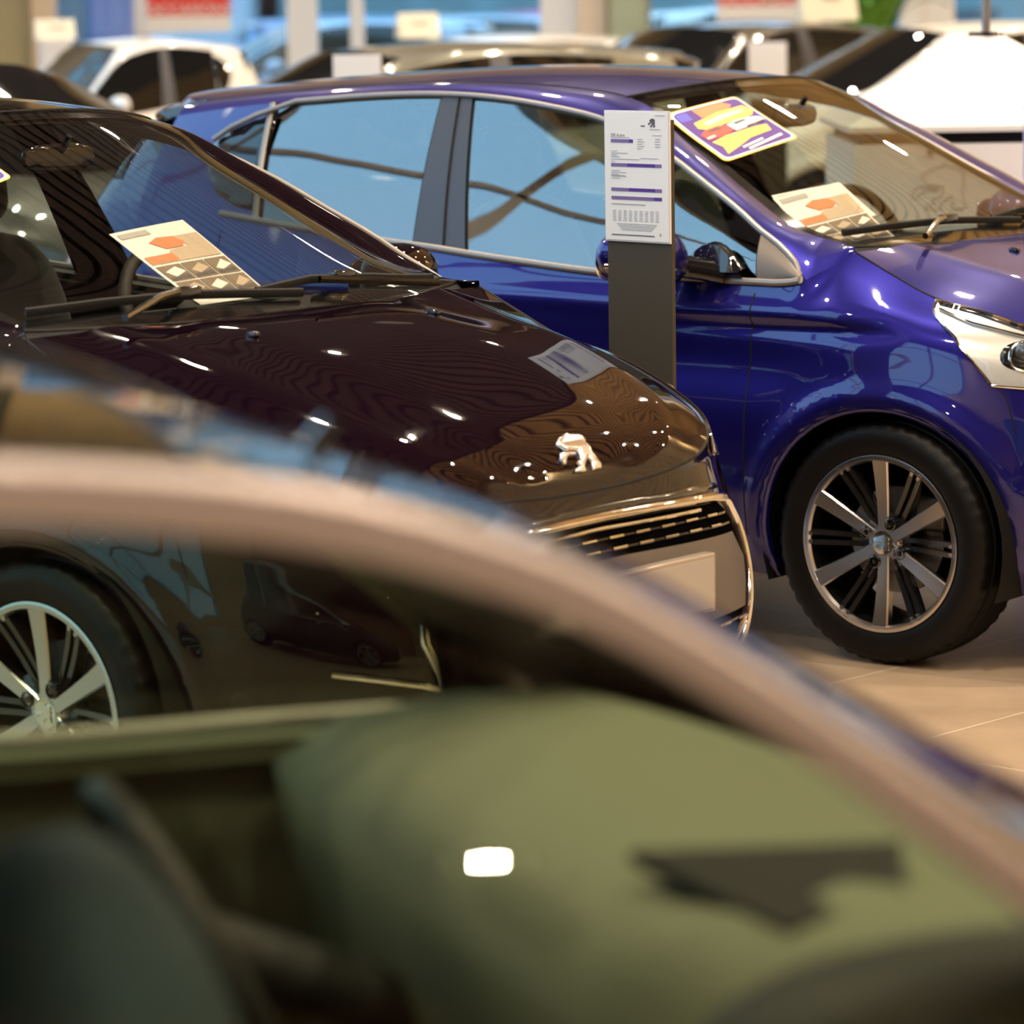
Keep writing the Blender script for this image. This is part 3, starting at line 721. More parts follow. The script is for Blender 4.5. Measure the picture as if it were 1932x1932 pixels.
        gr = MB(); PF.panel(gr, loop([(-.42, .625), (-.2, .632), (0, .635), (.2, .632), (.42, .625), (.47, .58), (.44, .43), (.38, .34), (.2, .32), (-.2, .32), (-.38, .34), (-.44, .43), (-.47, .58)]), off=.004, th=.0, step=.03)
        go = gr.build('grille', mat('grille void', (.002, .002, .002), rough=.9, spec=0.), root, angle=0)
        # chrome frame
        cf = MB()
        top_ = loop([(-.47, .63), (-.40, .638), (-.2, .645), (0, .648), (.2, .645), (.40, .638), (.47, .63)])
        cf.tube(PF.path(top_, off=.004, n=6), .013, 10, squash=.8)
        for sg in (1, -1): cf.tube(PF.path(loop([(sg*.47, .63), (sg*.505, .57), (sg*.495, .47), (sg*.46, .38), (sg*.40, .30)]), off=.006, n=8), [.012]+[.010]*31+[.006], 10)
        cf.tube(PF.path(loop([(-.33, .616), (0, .622), (.33, .616)]), off=.005, n=10), .004, 8)
        cf.build('grille_frame', CHROME, go)
        # crystal-like bars in the top band and dashes in the mesh
        ms = MB()
        for row, (zz, n, yo) in enumerate(((.598, 9, 0), (.573, 10, .5), (.40, 10, 0), (.372, 9, .5))):
            ms.tube(PF.path(loop([(-.44, zz), (-.2, zz), (0, zz), (.2, zz), (.44, zz)]), off=.0055, n=6), .0028, 6, mi=0)
            for k in range(n):
                y = (k+yo-(n-1)/2-.25)*.086
                if abs(y) > .42: continue
                ms.tube(PF.path(loop([(y-.022, zz), (y+.022, zz)]), off=.0075, n=3), .0036, 6, mi=1)
        ms.build('grille_mesh', [BLACK_GLOSS, CHROME], go)
        pb = MB(); PF.panel(pb, loop([(-.43, .552), (0, .556), (.43, .552), (.455, .50), (.42, .415), (0, .41), (-.42, .415), (-.455, .50)]), off=.010, th=.01, step=.03)
        pbo = pb.build('plate_mount', mat('matte taupe plastic', (.12, .10, .088), rough=.42, metal=.3), root, angle=40)
        pl = MB(); xp = .822; pl.box(xp-.03, xp, -.262, .262, .435, .555)
        po = pl.build('licence_plate', [mat('plate frame', (.42, .36, .30), rough=.25, metal=.5)], root, bevel=.004)
        pl = MB(); pl.box(xp, xp+.002, -.252, .252, .444, .546); pw = pl.build('plate_face', PLATE_W, po)
        pl = MB(); pl.lathe([(xp+.0020, .018), (xp+.0032, .018), (xp+.0032, .009), (xp+.0020, .009)], n=28, axis='x', org=(0, 0, .495)); pl.box(xp+.002, xp+.0032, -.004, .004, .475, .495); pl.build('plate_mark', mat('plate mark', (.30, .27, .19), rough=.5), po)
        for sg, PP in ((1, P1), (-1, P2)):
            fo = MB(); fo.tube(PP.path([(.58, sg*.625, .428), (.65, sg*.58, .415), (.71, sg*.52, .398), (.75, sg*.45, .372), (.77, sg*.40, .335), (.77, sg*.38, .30)], off=.004, n=6), .007, 8)
            fo.build('fog_light_trim', CHROME, root)
        # emblem on the bonnet
        em = MB(); j_, i_ = PH.find((.669, 0, .773)); c = PH.at(j_, i_)
        up = np.array([-.66, 0, .75]); rt = np.array([0, 1., 0])
        for pl in LION:
            q = [c+rt*a+up*b_ for a, b_ in pl]; PH.panel(em, q, off=.006, th=.006, step=.0035, dome=.0032)
        em.build('lion_emblem', mat('bright chrome', (.95, .93, .92), rough=.16, metal=1), root, angle=60)
        # wipers
        for nm, pts in () if fg else (('wiper', [(-.255, .61, 1.053), (-.21, .45, 1.054), (-.17, .25, 1.05), (-.14, .10, 1.046), (-.12, -.05, 1.040)]), ('wiper', [(-.14, .07, 1.052), (-.165, -.12, 1.060), (-.17, -.32, 1.052), (-.185, -.55, 1.040)])):
            pth = PW.path(pts, off=.012, n=4); wp = MB(); wp.tube(pth, .0075, 8, squash=1.3); wo = wp.build(nm, BLACK_MATTE, root)
            wa = MB(); q = pth[len(pth)//2]; 
            wa.tube([(q[0]+.0, q[1], q[2]+.010), (q[0]+.03, q[1]+(-.10), q[2]+.006), (q[0]+.09, q[1]-.26 if pts[0][1] > .3 else q[1]+.22, q[2]-.022)], [.009, .008, .008], 8); wa.build('wiper_arm', BLACK_GLOSS, wo)
            wa = MB(); rounded_block(wa, q[0]+.004, q[1], q[2]+.008, .028, .075, .02, e=5, n=6); wa.build('wiper_clip', BLACK_GLOSS, wo)
    # washer jets
    if level >= 2:
        for y in (.28, -.28):
            s1 = MB(); c = PH.at(*PH.find((.06, y, 1.0))); rounded_block(s1, c[0], -c[1], c[2]+.004, .03, .02, .012, n=6); s1.build('washer_jet', BLACK_GLOSS, root)
    # door mirrors
    for sg in ((1, -1) if not fg else (1,)):
        s1 = MB(); rows = []
        # shell: outer shape in (y lateral, z) with depth in x
        for a in range(17):
            la = -PI/2+PI*a/16; row = []
            for b_ in range(24):
                lo = 2*PI*b_/24; f = lambda v, e_: math.copysign(abs(v)**(2/e_), v)
                X_ = f(math.cos(la), 2.3)*f(math.cos(lo), 2.3); Y_ = f(math.cos(la), 2.6)*f(math.sin(lo), 2.6); Z_ = f(math.sin(la), 2.2)
                x = -.655+(.105*X_ if X_ > 0 else .055*X_)+.02*Y_*-1; y = .955+.125*Y_; z = 1.010+(.078-.012*Y_)*Z_+.012*Y_
                row.append((x, -sg*y, z))
            rows.append(row)
        lo_i = 6
        s1.grid(rows[:lo_i+1], close_i=True, flip=sg < 0, mi=1); s1.grid(rows[lo_i:], close_i=True, flip=sg < 0, mi=0)
        mo = s1.build('door_mirror', [paint, BLACK_GLOSS], root, angle=0)
        if level >= 1:
            s1 = MB(); s1.tube([(x+.002, y, z+.003) for x, y, z in [rows[lo_i][k % 24] for k in range(-5, 7)]], .007, 8); s1.build('mirror_indicator', CHROME, mo)
            s1 = MB(); rounded_block(s1, -.715, -sg*.955, 1.003, .012, .20, .105, n=8); s1.build('mirror_glass', mat('mirror silver', (.9, .9, .9), rough=.02, metal=1), mo)
            s1 = MB(); 
            s1.tube([(-.60, -sg*.865, .985), (-.54, -sg*.83, .975), (-.49, -sg*.80, .965)], [.030, .030, .036], 12)
            rows = []
            for k in range(13):
                u = k/12; x = -.43-.23*u; z1 = .955+.085*math.sin(PI*min(1, u*1.25))**.7*(1 if u < .8 else 1)
                rows.append([(x, -sg*.806, .95), (x, -sg*(.835), .97), (x, -sg*.822, max(.975, z1)), (x, -sg*.795, max(.98, z1+.005))])
            s1.grid(rows, flip=sg > 0); s1.build('mirror_arm', BLACK_GLOSS, mo, angle=60)
    # interior
    cab = MB(); cab.grid([[(-.15, y, .70), (-.15, y, .95), (-.40, y, .985)] for y in (-.70, .70)]) if False else None
    if level >= 1:
        d = MB(); rows = []
        for k in range(15):
            v = 2*k/14-1; yy = v*.68; hump = .03*math.exp(-((v+.5)/.22)**2)
            rows.append([(-.10, yy, .93), (-.20-.1*abs(v)**2, yy, .985), (-.42, yy, .99+hump), (-.55, yy, .975+hump), (-.62, yy, .93+hump*.5), (-.60, yy, .80), (-.55, yy, .55), (-.40, yy, .32)])
        d.grid(rows, flip=False); d.build('dashboard', lining, root, angle=0)
        fl = MB(); fl.add([(-.2, -.72, .3), (-.2, .72, .3), (-2.9, .70, .34), (-2.9, -.70, .34)], [(0, 1, 2, 3)]); fl.build('cabin_floor', BLACK_MATTE, root)
        for y in (.36, -.36):
            s = MB(); dx = seat_dx if y > 0 else 0; rounded_block(s, -1.12+dx, -y, .52, .52, .50, .20); rounded_block(s, -1.43+dx, -y, .83, .16, .48, .60, tilt=.28 if not dx else .12)
            so = s.build('seat', seatm, root)
            s = MB(); rounded_block(s, -1.545+dx*.6, -y, 1.225-(.1 if dx else 0), .12, .27, .19, e=3, tilt=.15); s.build('headrest', seatm, so)
        s = MB(); rounded_block(s, -2.05, 0, .52, .5, 1.24, .22); rounded_block(s, -2.36, 0, .82, .16, 1.26, .58, tilt=.3)
        so = s.build('rear_bench', seatm, root)
        for y in (.4, -.4):
            s = MB(); rounded_block(s, -2.46, -y, 1.14, .1, .25, .15, e=3, tilt=.2); s.build('headrest', seatm, so)
        # steering wheel (left-hand drive)
        s = MB(); c = Vector(wheel_c); tl = .45; ring = []
        for k in range(37):
            an = 2*PI*k/36; u, v = .175*math.cos(an), .165*math.sin(an); ring.append((c.x-v*math.sin(tl), c.y+u, c.z+v*math.cos(tl)))
        s.tube(ring, .016, 10, cap=False)
        for an in (PI, 0, -PI/2): s.tube([(c.x, c.y, c.z), (c.x-.165*math.sin(an)*math.sin(tl), c.y+.17*math.cos(an), c.z+.165*math.sin(an)*math.cos(tl))], .014, 8)
        s.tube([(c.x, c.y, c.z), (c.x+.22, c.y, c.z-.10)], .035, 10); s.build('steering_wheel', DARK_IN, root)
        s = MB(); rounded_block(s, -.80, 0, 1.335, .03, .22, .065, e=3, n=8); s.tube([(-.79, 0, 1.35), (-.76, 0, 1.385)], .008, 6); s.build('rear_view_mirror', BLACK_GLOSS, root)
    root['_'] = 0; del root['_']
    return root, dict(ws=PW, hood=PH, p1=P1, p2=P2, RG=RG)

# ------------------------------------------------------------------ SETTING
RX0, RX1, RY0, RY1, RZ = -5.6, 9.5, -8.0, 31.0, 6.4
def floor_mat():
    m = bpy.data.materials.new('beige stone tiles'); m.use_nodes = True; nt = m.node_tree; b = nt.nodes['Principled BSDF']
    t = nt.nodes.new('ShaderNodeTexCoord'); mp = nt.nodes.new('ShaderNodeMapping'); mp.vector_type = 'POINT'
    # rotate into the tile axes
    mp.inputs['Rotation'].default_value = (0, 0, -.805); mp.inputs['Location'].default_value = (-.02, .42, 0)
    br = nt.nodes.new('ShaderNodeTexBrick'); br.offset = .0; br.inputs['Scale'].default_value = 1; br.inputs['Brick Width'].default_value = 1.2; br.inputs['Row Height'].default_value = .56
    br.inputs['Mortar Size'].default_value = .0028; br.inputs['Mortar Smooth'].default_value = .2; br.inputs['Color1'].default_value = (.42, .31, .21, 1); br.inputs['Color2'].default_value = (.46, .34, .235, 1); br.inputs['Mortar'].default_value = (.72, .62, .48, 1)
    n = nt.nodes.new('ShaderNodeTexNoise'); n.inputs['Scale'].default_value = 6; n.inputs['Detail'].default_value = 6
    mx = nt.nodes.new('ShaderNodeMixRGB'); mx.blend_type = 'MULTIPLY'; mx.inputs[0].default_value = .35
    L = nt.links.new; L(t.outputs['Object'], mp.inputs[0]); L(mp.outputs[0], br.inputs['Vector']); L(t.outputs['Object'], n.inputs['Vector'])
    L(br.outputs['Color'], mx.inputs[1]); L(n.outputs['Fac'], mx.inputs[2]); L(mx.outputs[0], b.inputs['Base Color'])
    b.inputs['Roughness'].default_value = .28; b.inputs['Specular IOR Level'].default_value = .5
    return m
s = MB(); s.add([(RX0, RY0, 0), (RX1, RY0, 0), (RX1, RY1, 0), (RX0, RY1, 0)], [(0, 1, 2, 3)]); s.mi = 0
s.box(RX0, RX1, RY0, RY1, -.12, -.002)
tag(s.build('floor', floor_mat(), smooth=False), kind='structure')
WOOD = mat('pale wood slats', (.76, .54, .22), rough=.5, noise=.18, nscale=3)
WOOD_DK = mat('dark ceiling void', (.06, .045, .03), rough=.9)
s = MB(); s.mi = 1; s.box(RX0-.1, RX1+.1, RY0-.1, RY1+.1, RZ+.16, RZ+.26); s.mi = 0
y = RY0+.1
s.mi = 2
while y < RY1-.2:
    s.box(RX0, 2.75, y, y+.25, RZ, RZ+.05, mi=2); s.box(2.87, RX1, y, y+.25, RZ, RZ+.05, mi=0 if y > 4 else 2); y += .37  # dark slats dim the car reflections by colour, pale ones brighten them
tag(s.build('ceiling', [WOOD, WOOD_DK, mat('dimmed wood slats', (.08, .052, .05), rough=.5, noise=.18, nscale=3)], smooth=False), kind='structure')
WALL_W = mat('warm white wall', (.70, .66, .56), rough=.8, noise=.03, nscale=2)
WALL_O = mat('olive beige wall', (.42, .40, .27), rough=.85)
WOODW = mat('walnut wall panel', (.20, .12, .06), rough=.5, noise=.25, nscale=4)
MULL = mat('white aluminium', (.80, .82, .84), rough=.4)
BEIGE = mat('beige post', (.72, .60, .47), rough=.6)
GLASS_W = glass('window glass', (.90, .94, .92), f0=.06)
# back (behind the camera) and right walls
s = MB(); s.box(RX0, RX1, RY0-.2, RY0, 0, RZ+.2); tag(s.build('wall_back', WOODW, smooth=False), kind='structure')
s = MB(); s.box(RX1, RX1+.2, RY0, RY1, 0, RZ+.2); s.mi = 1; k = RY0+.1
while k < RY1-.3: s.box(RX1-.05, RX1, k, k+.22, 1.2, RZ-.1); k += .32
tag(s.build('wall_right', [WALL_W, WOOD], smooth=False), kind='structure')
# left glazed wall (daylight)
s = MB(); s.box(RX0-.2, RX0, RY0, -1.0, 0, RZ+.2); s.box(RX0-.2, RX0, RY1-3.5, RY1, 0, RZ+.2); s.box(RX0-.2, RX0, -1.0, RY1-3.5, 0, .35); s.box(RX0-.2, RX0, -1.0, RY1-3.5, RZ-.1, RZ+.2)
tag(s.build('wall_left', WALL_W, smooth=False), kind='structure')
s = MB(); k = -1.0
while k <= RY1-3.4: s.box(RX0-.12, RX0-.02, k-.05, k+.05, .35, RZ-.1); k += 2.45
for z in (1.1, 3.0, 4.7): s.box(RX0-.12, RX0-.02, -1.0, RY1-3.5, z-.04, z+.04)
wf = tag(s.build('window_1', MULL, smooth=False), kind='structure')
s = MB(); s.box(RX0-.075, RX0-.065, -1.0, RY1-3.5, .35, RZ-.1); s.build('pane', GLASS_W, wf, smooth=False)
# far glazed wall
FY = RY1
def fx(px, d=FY): return (px-952)/6500*d
s = MB(); s.box(RX0, fx(112), FY-.05, FY+.2, 0, RZ+.2); s.box(RX0, RX1, FY, FY+.2, 3.3, RZ+.2); s.box(fx(112), RX1, FY, FY+.2, 0, .12); s.mi = 1; k = 3.35
while k < RZ-.2: s.box(RX0, RX1, FY-.05, FY, k, k+.16); k += .24
tag(s.build('wall_far', [WALL_O, WOOD], smooth=False), kind='structure')
s = MB()
s.box(fx(548), fx(604), FY-.12, FY+.1, .1, 3.3); s.box(fx(262), fx(292), FY-.05, FY+.1, .1, 3.3); s.box(fx(1020), fx(1088), FY-.16, FY+.1, .1, 3.3)
s.box(fx(1690), fx(1728), FY-.1, FY+.1, .1, 3.3); s.box(fx(664), fx(690), FY+.02, FY+.1, .1, 3.3)
s.mi = 1; s.box(fx(112), RX1, FY-.02, FY+.06, 2.3, 2.38); s.box(fx(76), fx(120), FY-.20, FY-.06, 0, 3.3); s.box(fx(1088), fx(1141), FY-.3, FY+.1, 0, 3.3); s.mi = 0
s.box(fx(1728), fx(1792), FY-.05, FY+.1, 0, 3.3)
wf = tag(s.build('window_2', [MULL, BEIGE], smooth=False), kind='structure')
s = MB(); s.box(fx(112), RX1, FY+.03, FY+.04, .12, 3.3); s.build('pane', GLASS_W, wf, smooth=False)
s = MB(); s.box(fx(1145), fx(1216), FY-.4, FY-.34, 0, 2.5); s.mi = 1; s.box(fx(1140), fx(1145), FY-.42, FY-.32, 0, 2.5); s.box(fx(1216), fx(1222), FY-.42, FY-.32, 0, 2.5)
tag(s.build('door_1', [mat('green tinted door glass', (.38, .44, .32), rough=.12, coat=.5), mat('door edge bronze', (.25, .22, .14), rough=.5)], smooth=False), kind='structure')

# outdoors
ASPH = mat('wet asphalt', (.20, .23, .26), rough=.6, noise=.15, nscale=2)
s = MB(); s.add([(-60, RY1+.3, -.05), (70, RY1+.3, -.05), (70, 110, -.05), (-60, 110, -.05)], [(0, 1, 2, 3)]); s.add([(-60, -30, -.05), (RX0-.25, -30, -.05), (RX0-.25, RY1+.3, -.05), (-60, RY1+.3, -.05)], [(0, 1, 2, 3)])
tag(s.build('forecourt_ground', ASPH, smooth=False), kind='structure')
# ------------------------------------------------------------------ CEILING LAMPS
HOUS = mat('white lamp housing', (.8, .8, .78), rough=.4)
proto = None; k = 0
for iy, yy in enumerate(np.arange(-6.0, 30.0, 3.6)):
    for ix, xx in enumerate((-3.9, -.9, 2.1, 5.1, 8.0)):
        x_, y_ = xx+(0 if iy % 2 else 1.5)-.4, yy+.9
        if x_ > RX1-.3: continue
        if proto is None:
            t = thing('ceiling_lamp', 'small round warm downlight recessed in the slatted ceiling', 'lamp', (x_, y_, RZ-.06), 0, 'round downlights in the ceiling'); proto = t
            s = MB(); s.lathe([(0, .15), (-.02, .17), (-.02, .20), (.07, .20), (.07, .02)], n=24, axis='z'); s.build('lamp_housing', HOUS, t)
            ld_ = bpy.data.lights.new('downlight', 'AREA'); ld_.shape = 'DISK'; ld_.size = .17; ld_.energy = 92; ld_.color = WARM; ld_.spread = 2.4
            lo = link(bpy.data.objects.new('lamp_light', ld_)); lo.parent = t; lo.location = (0, 0, -.015)
        else:
            t = copy_tree(proto); t.location = (x_, y_, RZ-.06)

# ------------------------------------------------------------------ THE THREE MAIN CARS
blue, bp = build_car('car', 'royal blue five-door hatchback with alloy wheel and grey price stand before its door', (1.43528, 9.1669), .66219, PAINT_BLUE)
plum, pp = build_car('car', 'dark plum hatchback with a chrome lion on its bonnet and a leaflet behind the windscreen', (-.38693, 7.22149), .69424, PAINT_PLUM)
near, npch = build_car('car', 'nearest car, out of focus, dark roof arching over a greenish side window at the bottom', (.566, 3.063), -.35, PAINT_BLACK, scale=(1, 1, .965), hood_drop=.14, seat_dx=.40, wheel_c=(-.80, .36, .84), dlo=DLOFG, edge=EDGEFG, cent=CENTFG, wsc=WSCFG,
                 trim=TRIM_FG, lining=OLIVE_IN, gside=GLASS_FG, head=DARK_IN, fg=True, seatm=BLUE_IN, doorlin=OLIVE_IN)
# stand-in slab and mound for the dark shapes at the near car's dashboard
s = MB(); s.prism([(-.54, -.10), (-.32, -.16), (-.39, -.31), (-.52, -.37)], 1.0, 1.012, plane='xy'); s.build('dash_dark_slab', BLACK_MATTE, near, smooth=False)
s = MB(); rounded_block(s, -.44, -.58, .95, .50, .26, .20, e=2.4); s.build('dash_dark_mound', DARK_IN, near)

def ws_local(car_root, PW, pts, off):
    return PW
# sun-coloured promotion cards on the glass and leaflets on the dashboards
def card_axes(PW, q):     # bilinear map on the glass from 4 corners (TL,TR,BR,BL)
    q = [np.array(PW.find(p)) for p in q]
    return lambda u, v: tuple((q[0]*(1-u)+q[1]*u)*(1-v)+(q[3]*(1-u)+q[2]*u)*v)
def world_copy(o, root):
    """bake the car's transform so that the thing is top-level"""
    bpy.context.view_layer.update()
    mw = Matrix.Translation(root.location) @ Matrix.Rotation(root.rotation_euler.z, 4, 'Z')
    o.data.transform(mw); o.parent = None
def rect(f, u0, v0, u1, v1): return [f(u0, v0), f(u1, v0), f(u1, v1), f(u0, v1)]
def leaflet(PW, corners, root, name, label, cat, off, group=None, kind='photo'):
    f = card_axes(PW, corners); m = MB(); L = 0
    def P(uv, mi, lift): PW.panel(m, uv, off=off+lift, th=.0006, step=.03, mi=mi, param=True)
    if kind == 'photo':
        P(rect(f, 0, 0, 1, 1), 0, 0)
        P(rect(f, .05, .04, .42, .10), 1, .0016)
        P([f(.28, .20), f(.42, .155), f(.62, .17), f(.70, .25), f(.62, .30), f(.40, .30)], 2, .0018)
        P([f(.62, .17), f(.97, .17), f(.97, .46), f(.04, .46), f(.04, .40), (f(.30, .40)), f(.42, .32), f(.70, .30)], 5, .0014)
        P(rect(f, .04, .36, .40, .45), 2, .002)
        cols = [3, 4, 5, 3, 5, 4]
        for r_ in range(2):
            for c_ in range(3):
                u0 = .04+c_*.315; v0 = .49+r_*.215; P(rect(f, u0, v0, u0+.295, v0+.195), 3, .0016)
                a = c_*.07; P([f(u0+.03, v0+.08+a*.3), f(u0+.20, v0+.03), f(u0+.27, v0+.10), f(u0+.10, v0+.15)], 5 if (r_+c_) % 2 else 0, .0024)
                P([f(u0+.02, v0+.155), f(u0+.26, v0+.135), f(u0+.27, v0+.175), f(u0+.03, v0+.185)], 4, .0024)
        mats = [PAPER, INK_GREY, INK_ORANGE, INK_BROWN, INK_DARK, INK_TAN]
    elif kind == 'blank':
        P(rect(f, 0, 0, 1, 1), 0, 0); P(rect(f, .06, .05, .6, .08), 1, .0014); mats = [PAPER, INK_GREY]
    else:
        def rc(u0, v0, u1, v1, r=.06):
            o = []
            for cx, cy, a0 in ((u1-r, v0+r, -PI/2), (u1-r, v1-r, 0), (u0+r, v1-r, PI/2), (u0+r, v0+r, PI)):
                for k_ in range(5): a = a0+PI/2*k_/4; o.append(f(cx+r*math.cos(a), cy+r*math.sin(a)))
            return o
        P(rc(0, 0, 1, 1), 1, 0); P(rc(.018, .018, .982, .982), 0, .0010); P(rc(.045, .045, .955, .955), 2, .0016)
        P([f(.28, .06), f(.70, .06), f(.78, .14), f(.62, .24), f(.30, .22)], 3, .0022)      # orange sun
        P([f(.16, .26), f(.50, .20), f(.90, .20), f(.94, .33), f(.86, .40), f(.55, .40), f(.22, .44), f(.14, .36)], 1, .0026)
        P([f(.24, .30), f(.52, .25), f(.84, .25), f(.80, .31), f(.50, .33), f(.26, .37)], 6, .003)
        P([f(.10, .64), f(.30, .60), f(.70, .60), (f(.86, .62)), f(.82, .74), f(.50, .76), f(.28, .84), f(.10, .90), f(.14, .76)], 1, .0026)
        P([f(.08, .48), f(.18, .42), f(.34, .41), f(.44, .46), f(.46, .55), f(.30, .60), f(.10, .60)], 4, .0032)   # red car
        P([f(.20, .44), f(.32, .43), f(.36, .47), f(.22, .48)], 7, .0038); P([f(.10, .55), f(.2, .54), f(.2, .57), f(.1, .58)], 0, .0038)
        P([f(.44, .44), f(.58, .41), (f(.74, .41)), f(.90, .46), f(.92, .55), f(.74, .57), f(.46, .58)], 0, .0034)    # white car
        P([f(.52, .44), f(.68, .43), f(.72, .46), f(.54, .48)], 7, .0040); P([f(.62, .55), f(.90, .53), f(.90, .555), f(.62, .575)], 7, .0040)
        P([f(.30, .86), f(.60, .82), f(.60, .85), f(.30, .89)], 0, .0032); P([f(.34, .91), f(.86, .84), f(.86, .88), f(.34, .945)], 0, .0032)
        P([f(.06, .07), f(.2, .07), f(.2, .2), f(.06, .2)], 5, .0022)
        mats = [PAPER, INK_YELLOW, INK_PURPLE, INK_ORANGE, INK_RED, INK_BLUE, mat('cream ink', (.92, .86, .50), rough=.5), INK_DARK]
    o = m.build(name, mats, root, smooth=False); world_copy(o, root); tag(o, label, cat, group); return o
leaflet(bp['ws'], [(-.872, .515, 1.374), (-.841, .242, 1.379), (-.622, .261, 1.267), (-.648, .555, 1.256)], blue, 'promotion_card', 'orange, yellow and purple promotion card at the top of the blue car windscreen', 'card', .004, kind='card')
leaflet(bp['ws'], [(-.489, .569, 1.174), (-.443, .333, 1.172), (-.18, .455, 1.029), (-.241, .668, 1.036)], blue, 'leaflet', 'white leaflet with car photos lying topmost behind the blue car windscreen', 'leaflet', -.012)
leaflet(bp['ws'], [(-.507, .547, 1.182), (-.447, .318, 1.175), (-.30, .37, 1.10), (-.36, .635, 1.10)], blue, 'leaflet', 'plain white sheet peeking out under the photo leaflet in the blue car', 'leaflet', -.020, kind='blank')
leaflet(pp['ws'], [(-.439, .2, 1.177), (-.456, -.035, 1.19), (-.161, -.001, 1.041), (-.164, .208, 1.038)], plum, 'leaflet', 'white leaflet with orange car photos behind the plum car windscreen', 'leaflet', -.012)
leaflet(pp['ws'], [(-.86, .50, 1.345), (-.86, .262, 1.37), (-.668, .262, 1.290), (-.65, .515, 1.265)], plum, 'promotion_card', 'corner of an orange and purple card on the plum windscreen at the left photo edge', 'card', .004, kind='card')

# ------------------------------------------------------------------ PRICE STAND
POST = mat('umber powder coat', (.045, .035, .018), rough=.6, bump=.2, nscale=500)
def price_stand(x, y, rz, label, H=1.405, detail=True):
    t = thing('price_stand', label, 'sign stand', (x, y, 0), rz, None)
    s = MB(); s.box(-.107, .107, .0, .013, .012, H-.02); s.build('post', POST, t, smooth=False, bevel=.002)
    s = MB(); s.box(-.16, .16, -.12, .16, 0, .012); s.build('base', POST, t, smooth=False, bevel=.003)
    s = MB(); s.box(-.108, .108, -.006, .0, H-.31, H); s.build('sheet_holder', mat('clear holder', (.72, .70, .70), rough=.15, spec=.8), t, smooth=False, bevel=.001)
    s = MB(); s.box(-.1045, .1045, -.0072, -.006, H-.306, H-.004); sh = s.build('price_sheet', PAPER, t, smooth=False)
    if detail:
        m = MB(); y0 = -.0082; W_, T_ = .209, H-.004
        def R(u0, v0, u1, v1, mi): m.box(-.1045+u0*W_, -.1045+u1*W_, y0, -.0072, T_-v1*.302, T_-v0*.302, mi)
        # lion mark and name at top right
        for pl in LION: m.prism([(.054-a*.20, T_-.024+b*.22) for a, b in pl], y0, -.0072, mi=1)
        for k_ in range(9): R(.72+k_*.019, .125, .732+k_*.019, .131, 0)
        R(.80, .018, .96, .022, 0); R(.58, .10, .64, .108, 1)
        for u0, u1, v in ((.10, .40, .193), (.76, .90, .172), (.10, .20, .30), (.10, .36, .315), (.10, .2, .33), (.10, .24, .345), (.10, .55, .362), (.56, .85, .352), (.10, .16, .38), (.10, .24, .452), (.10, .34, .467), (.10, .22, .482), (.10, .34, .497), (.10, .24, .512), (.10, .32, .49)): R(u0, v, u1, v+.004, 0)
        for u0, u1, v in ((.10, .45, .205), (.45, .82, .205)): pass
        R(.10, .210, .39, .236, 3); R(.39, .210, .45, .236, 2)
        R(.10, .398, .36, .424, 3); R(.36, .398, .80, .424, 2); R(.80, .398, .90, .424, 3)
        R(.10, .590, .38, .616, 3); R(.38, .590, .80, .616, 2); R(.80, .590, .90, .616, 3)
        R(.10, .656, .78, .682, 3); R(.78, .656, .90, .682, 2)
        for k_ in range(5): R(.52, .205+k_*.018, .60+.03*(k_ % 2), .209+k_*.018, 0)
        for k_ in range(4): R(.80, .20+k_*.02, .88, .205+k_*.02, 0)
        R(.10, .712, .64, .720, 0)
        for r_ in range(7):
            for c_ in range(9): R(.12+c_*.085, .765+r_*.013, .17+c_*.085, .768+r_*.013, 0)
        for r_ in range(5): R(.18+.02*r_, .868+r_*.012, .82-.02*r_, .871+r_*.012, 0)
        R(.10, .955, .78, .962, 1); R(.86, .935, .89, .955, 0)
        m.build('sheet_print', [INK_GREY, INK_DARK, INK_PURPLE, INK_LILAC], sh, smooth=False)
        cu = bpy.data.curves.new('t', 'FONT'); cu.body = '208 Active'; cu.size = .011; cu.extrude = .0003; to = link(bpy.data.objects.new('t', cu)); bpy.context.view_layer.update()
        me = bpy.data.meshes.new_from_object(to.evaluated_get(bpy.context.evaluated_depsgraph_get())); bpy.data.objects.remove(to)
        me.materials.clear(); me.materials.append(INK_GREY); to = link(bpy.data.objects.new('sheet_title', me)); to.parent = sh; to.rotation_euler = (PI/2, 0, 0); to.location = (-.085, -.0078, T_-.057)
    return t
price_stand((1205-957)/6500*8.17, 8.17, -.82, 'slim brown price stand with a white and purple price sheet before the blue car door')
price_stand(fx(676, 14.7), 14.7, -.3, 'blurred price stand with a white sheet before the grey green car', H=1.44, detail=False)
price_stand(fx(1444, 19.2), 19.2, -.3, 'blurred price stand with a white sheet before the dark grey car', H=1.40, detail=False)

# ------------------------------------------------------------------ BACKGROUND CARS
def bgcar(label, px, d, yaw, paint, sc=1., lx=1., **k): return build_car('car', label, (fx(px, d), d), yaw, paint, level=0, scale=(sc*lx, sc, sc), **k)
bgcar('dark olive brown hatchback just behind the plum car roof', 250, 13.4, .68, PAINT_GREY)
bgcar('silver car with curved roof at the top left edge', 60, 19.5, .75, PAINT_SILVER, .96)
bgcar('white car with dark windows behind the olive roof at top left', 45, 23.7, PI-.5, PAINT_WHITE, .97, lx=.55)
bgcar('grey green hatchback with pale blue windscreen behind the blue car tail', 345, 17.3, PI-.52, PAINT_OLIVE, .98)
bgcar('white hatchback with arched roof behind the middle of the blue roof', 640, 27.5, PI-.35, PAINT_WHITE, .93)
bgcar('dark grey car with a wide windscreen behind the blue car roof', 1120, 24, PI-.8, PAINT_GREY)
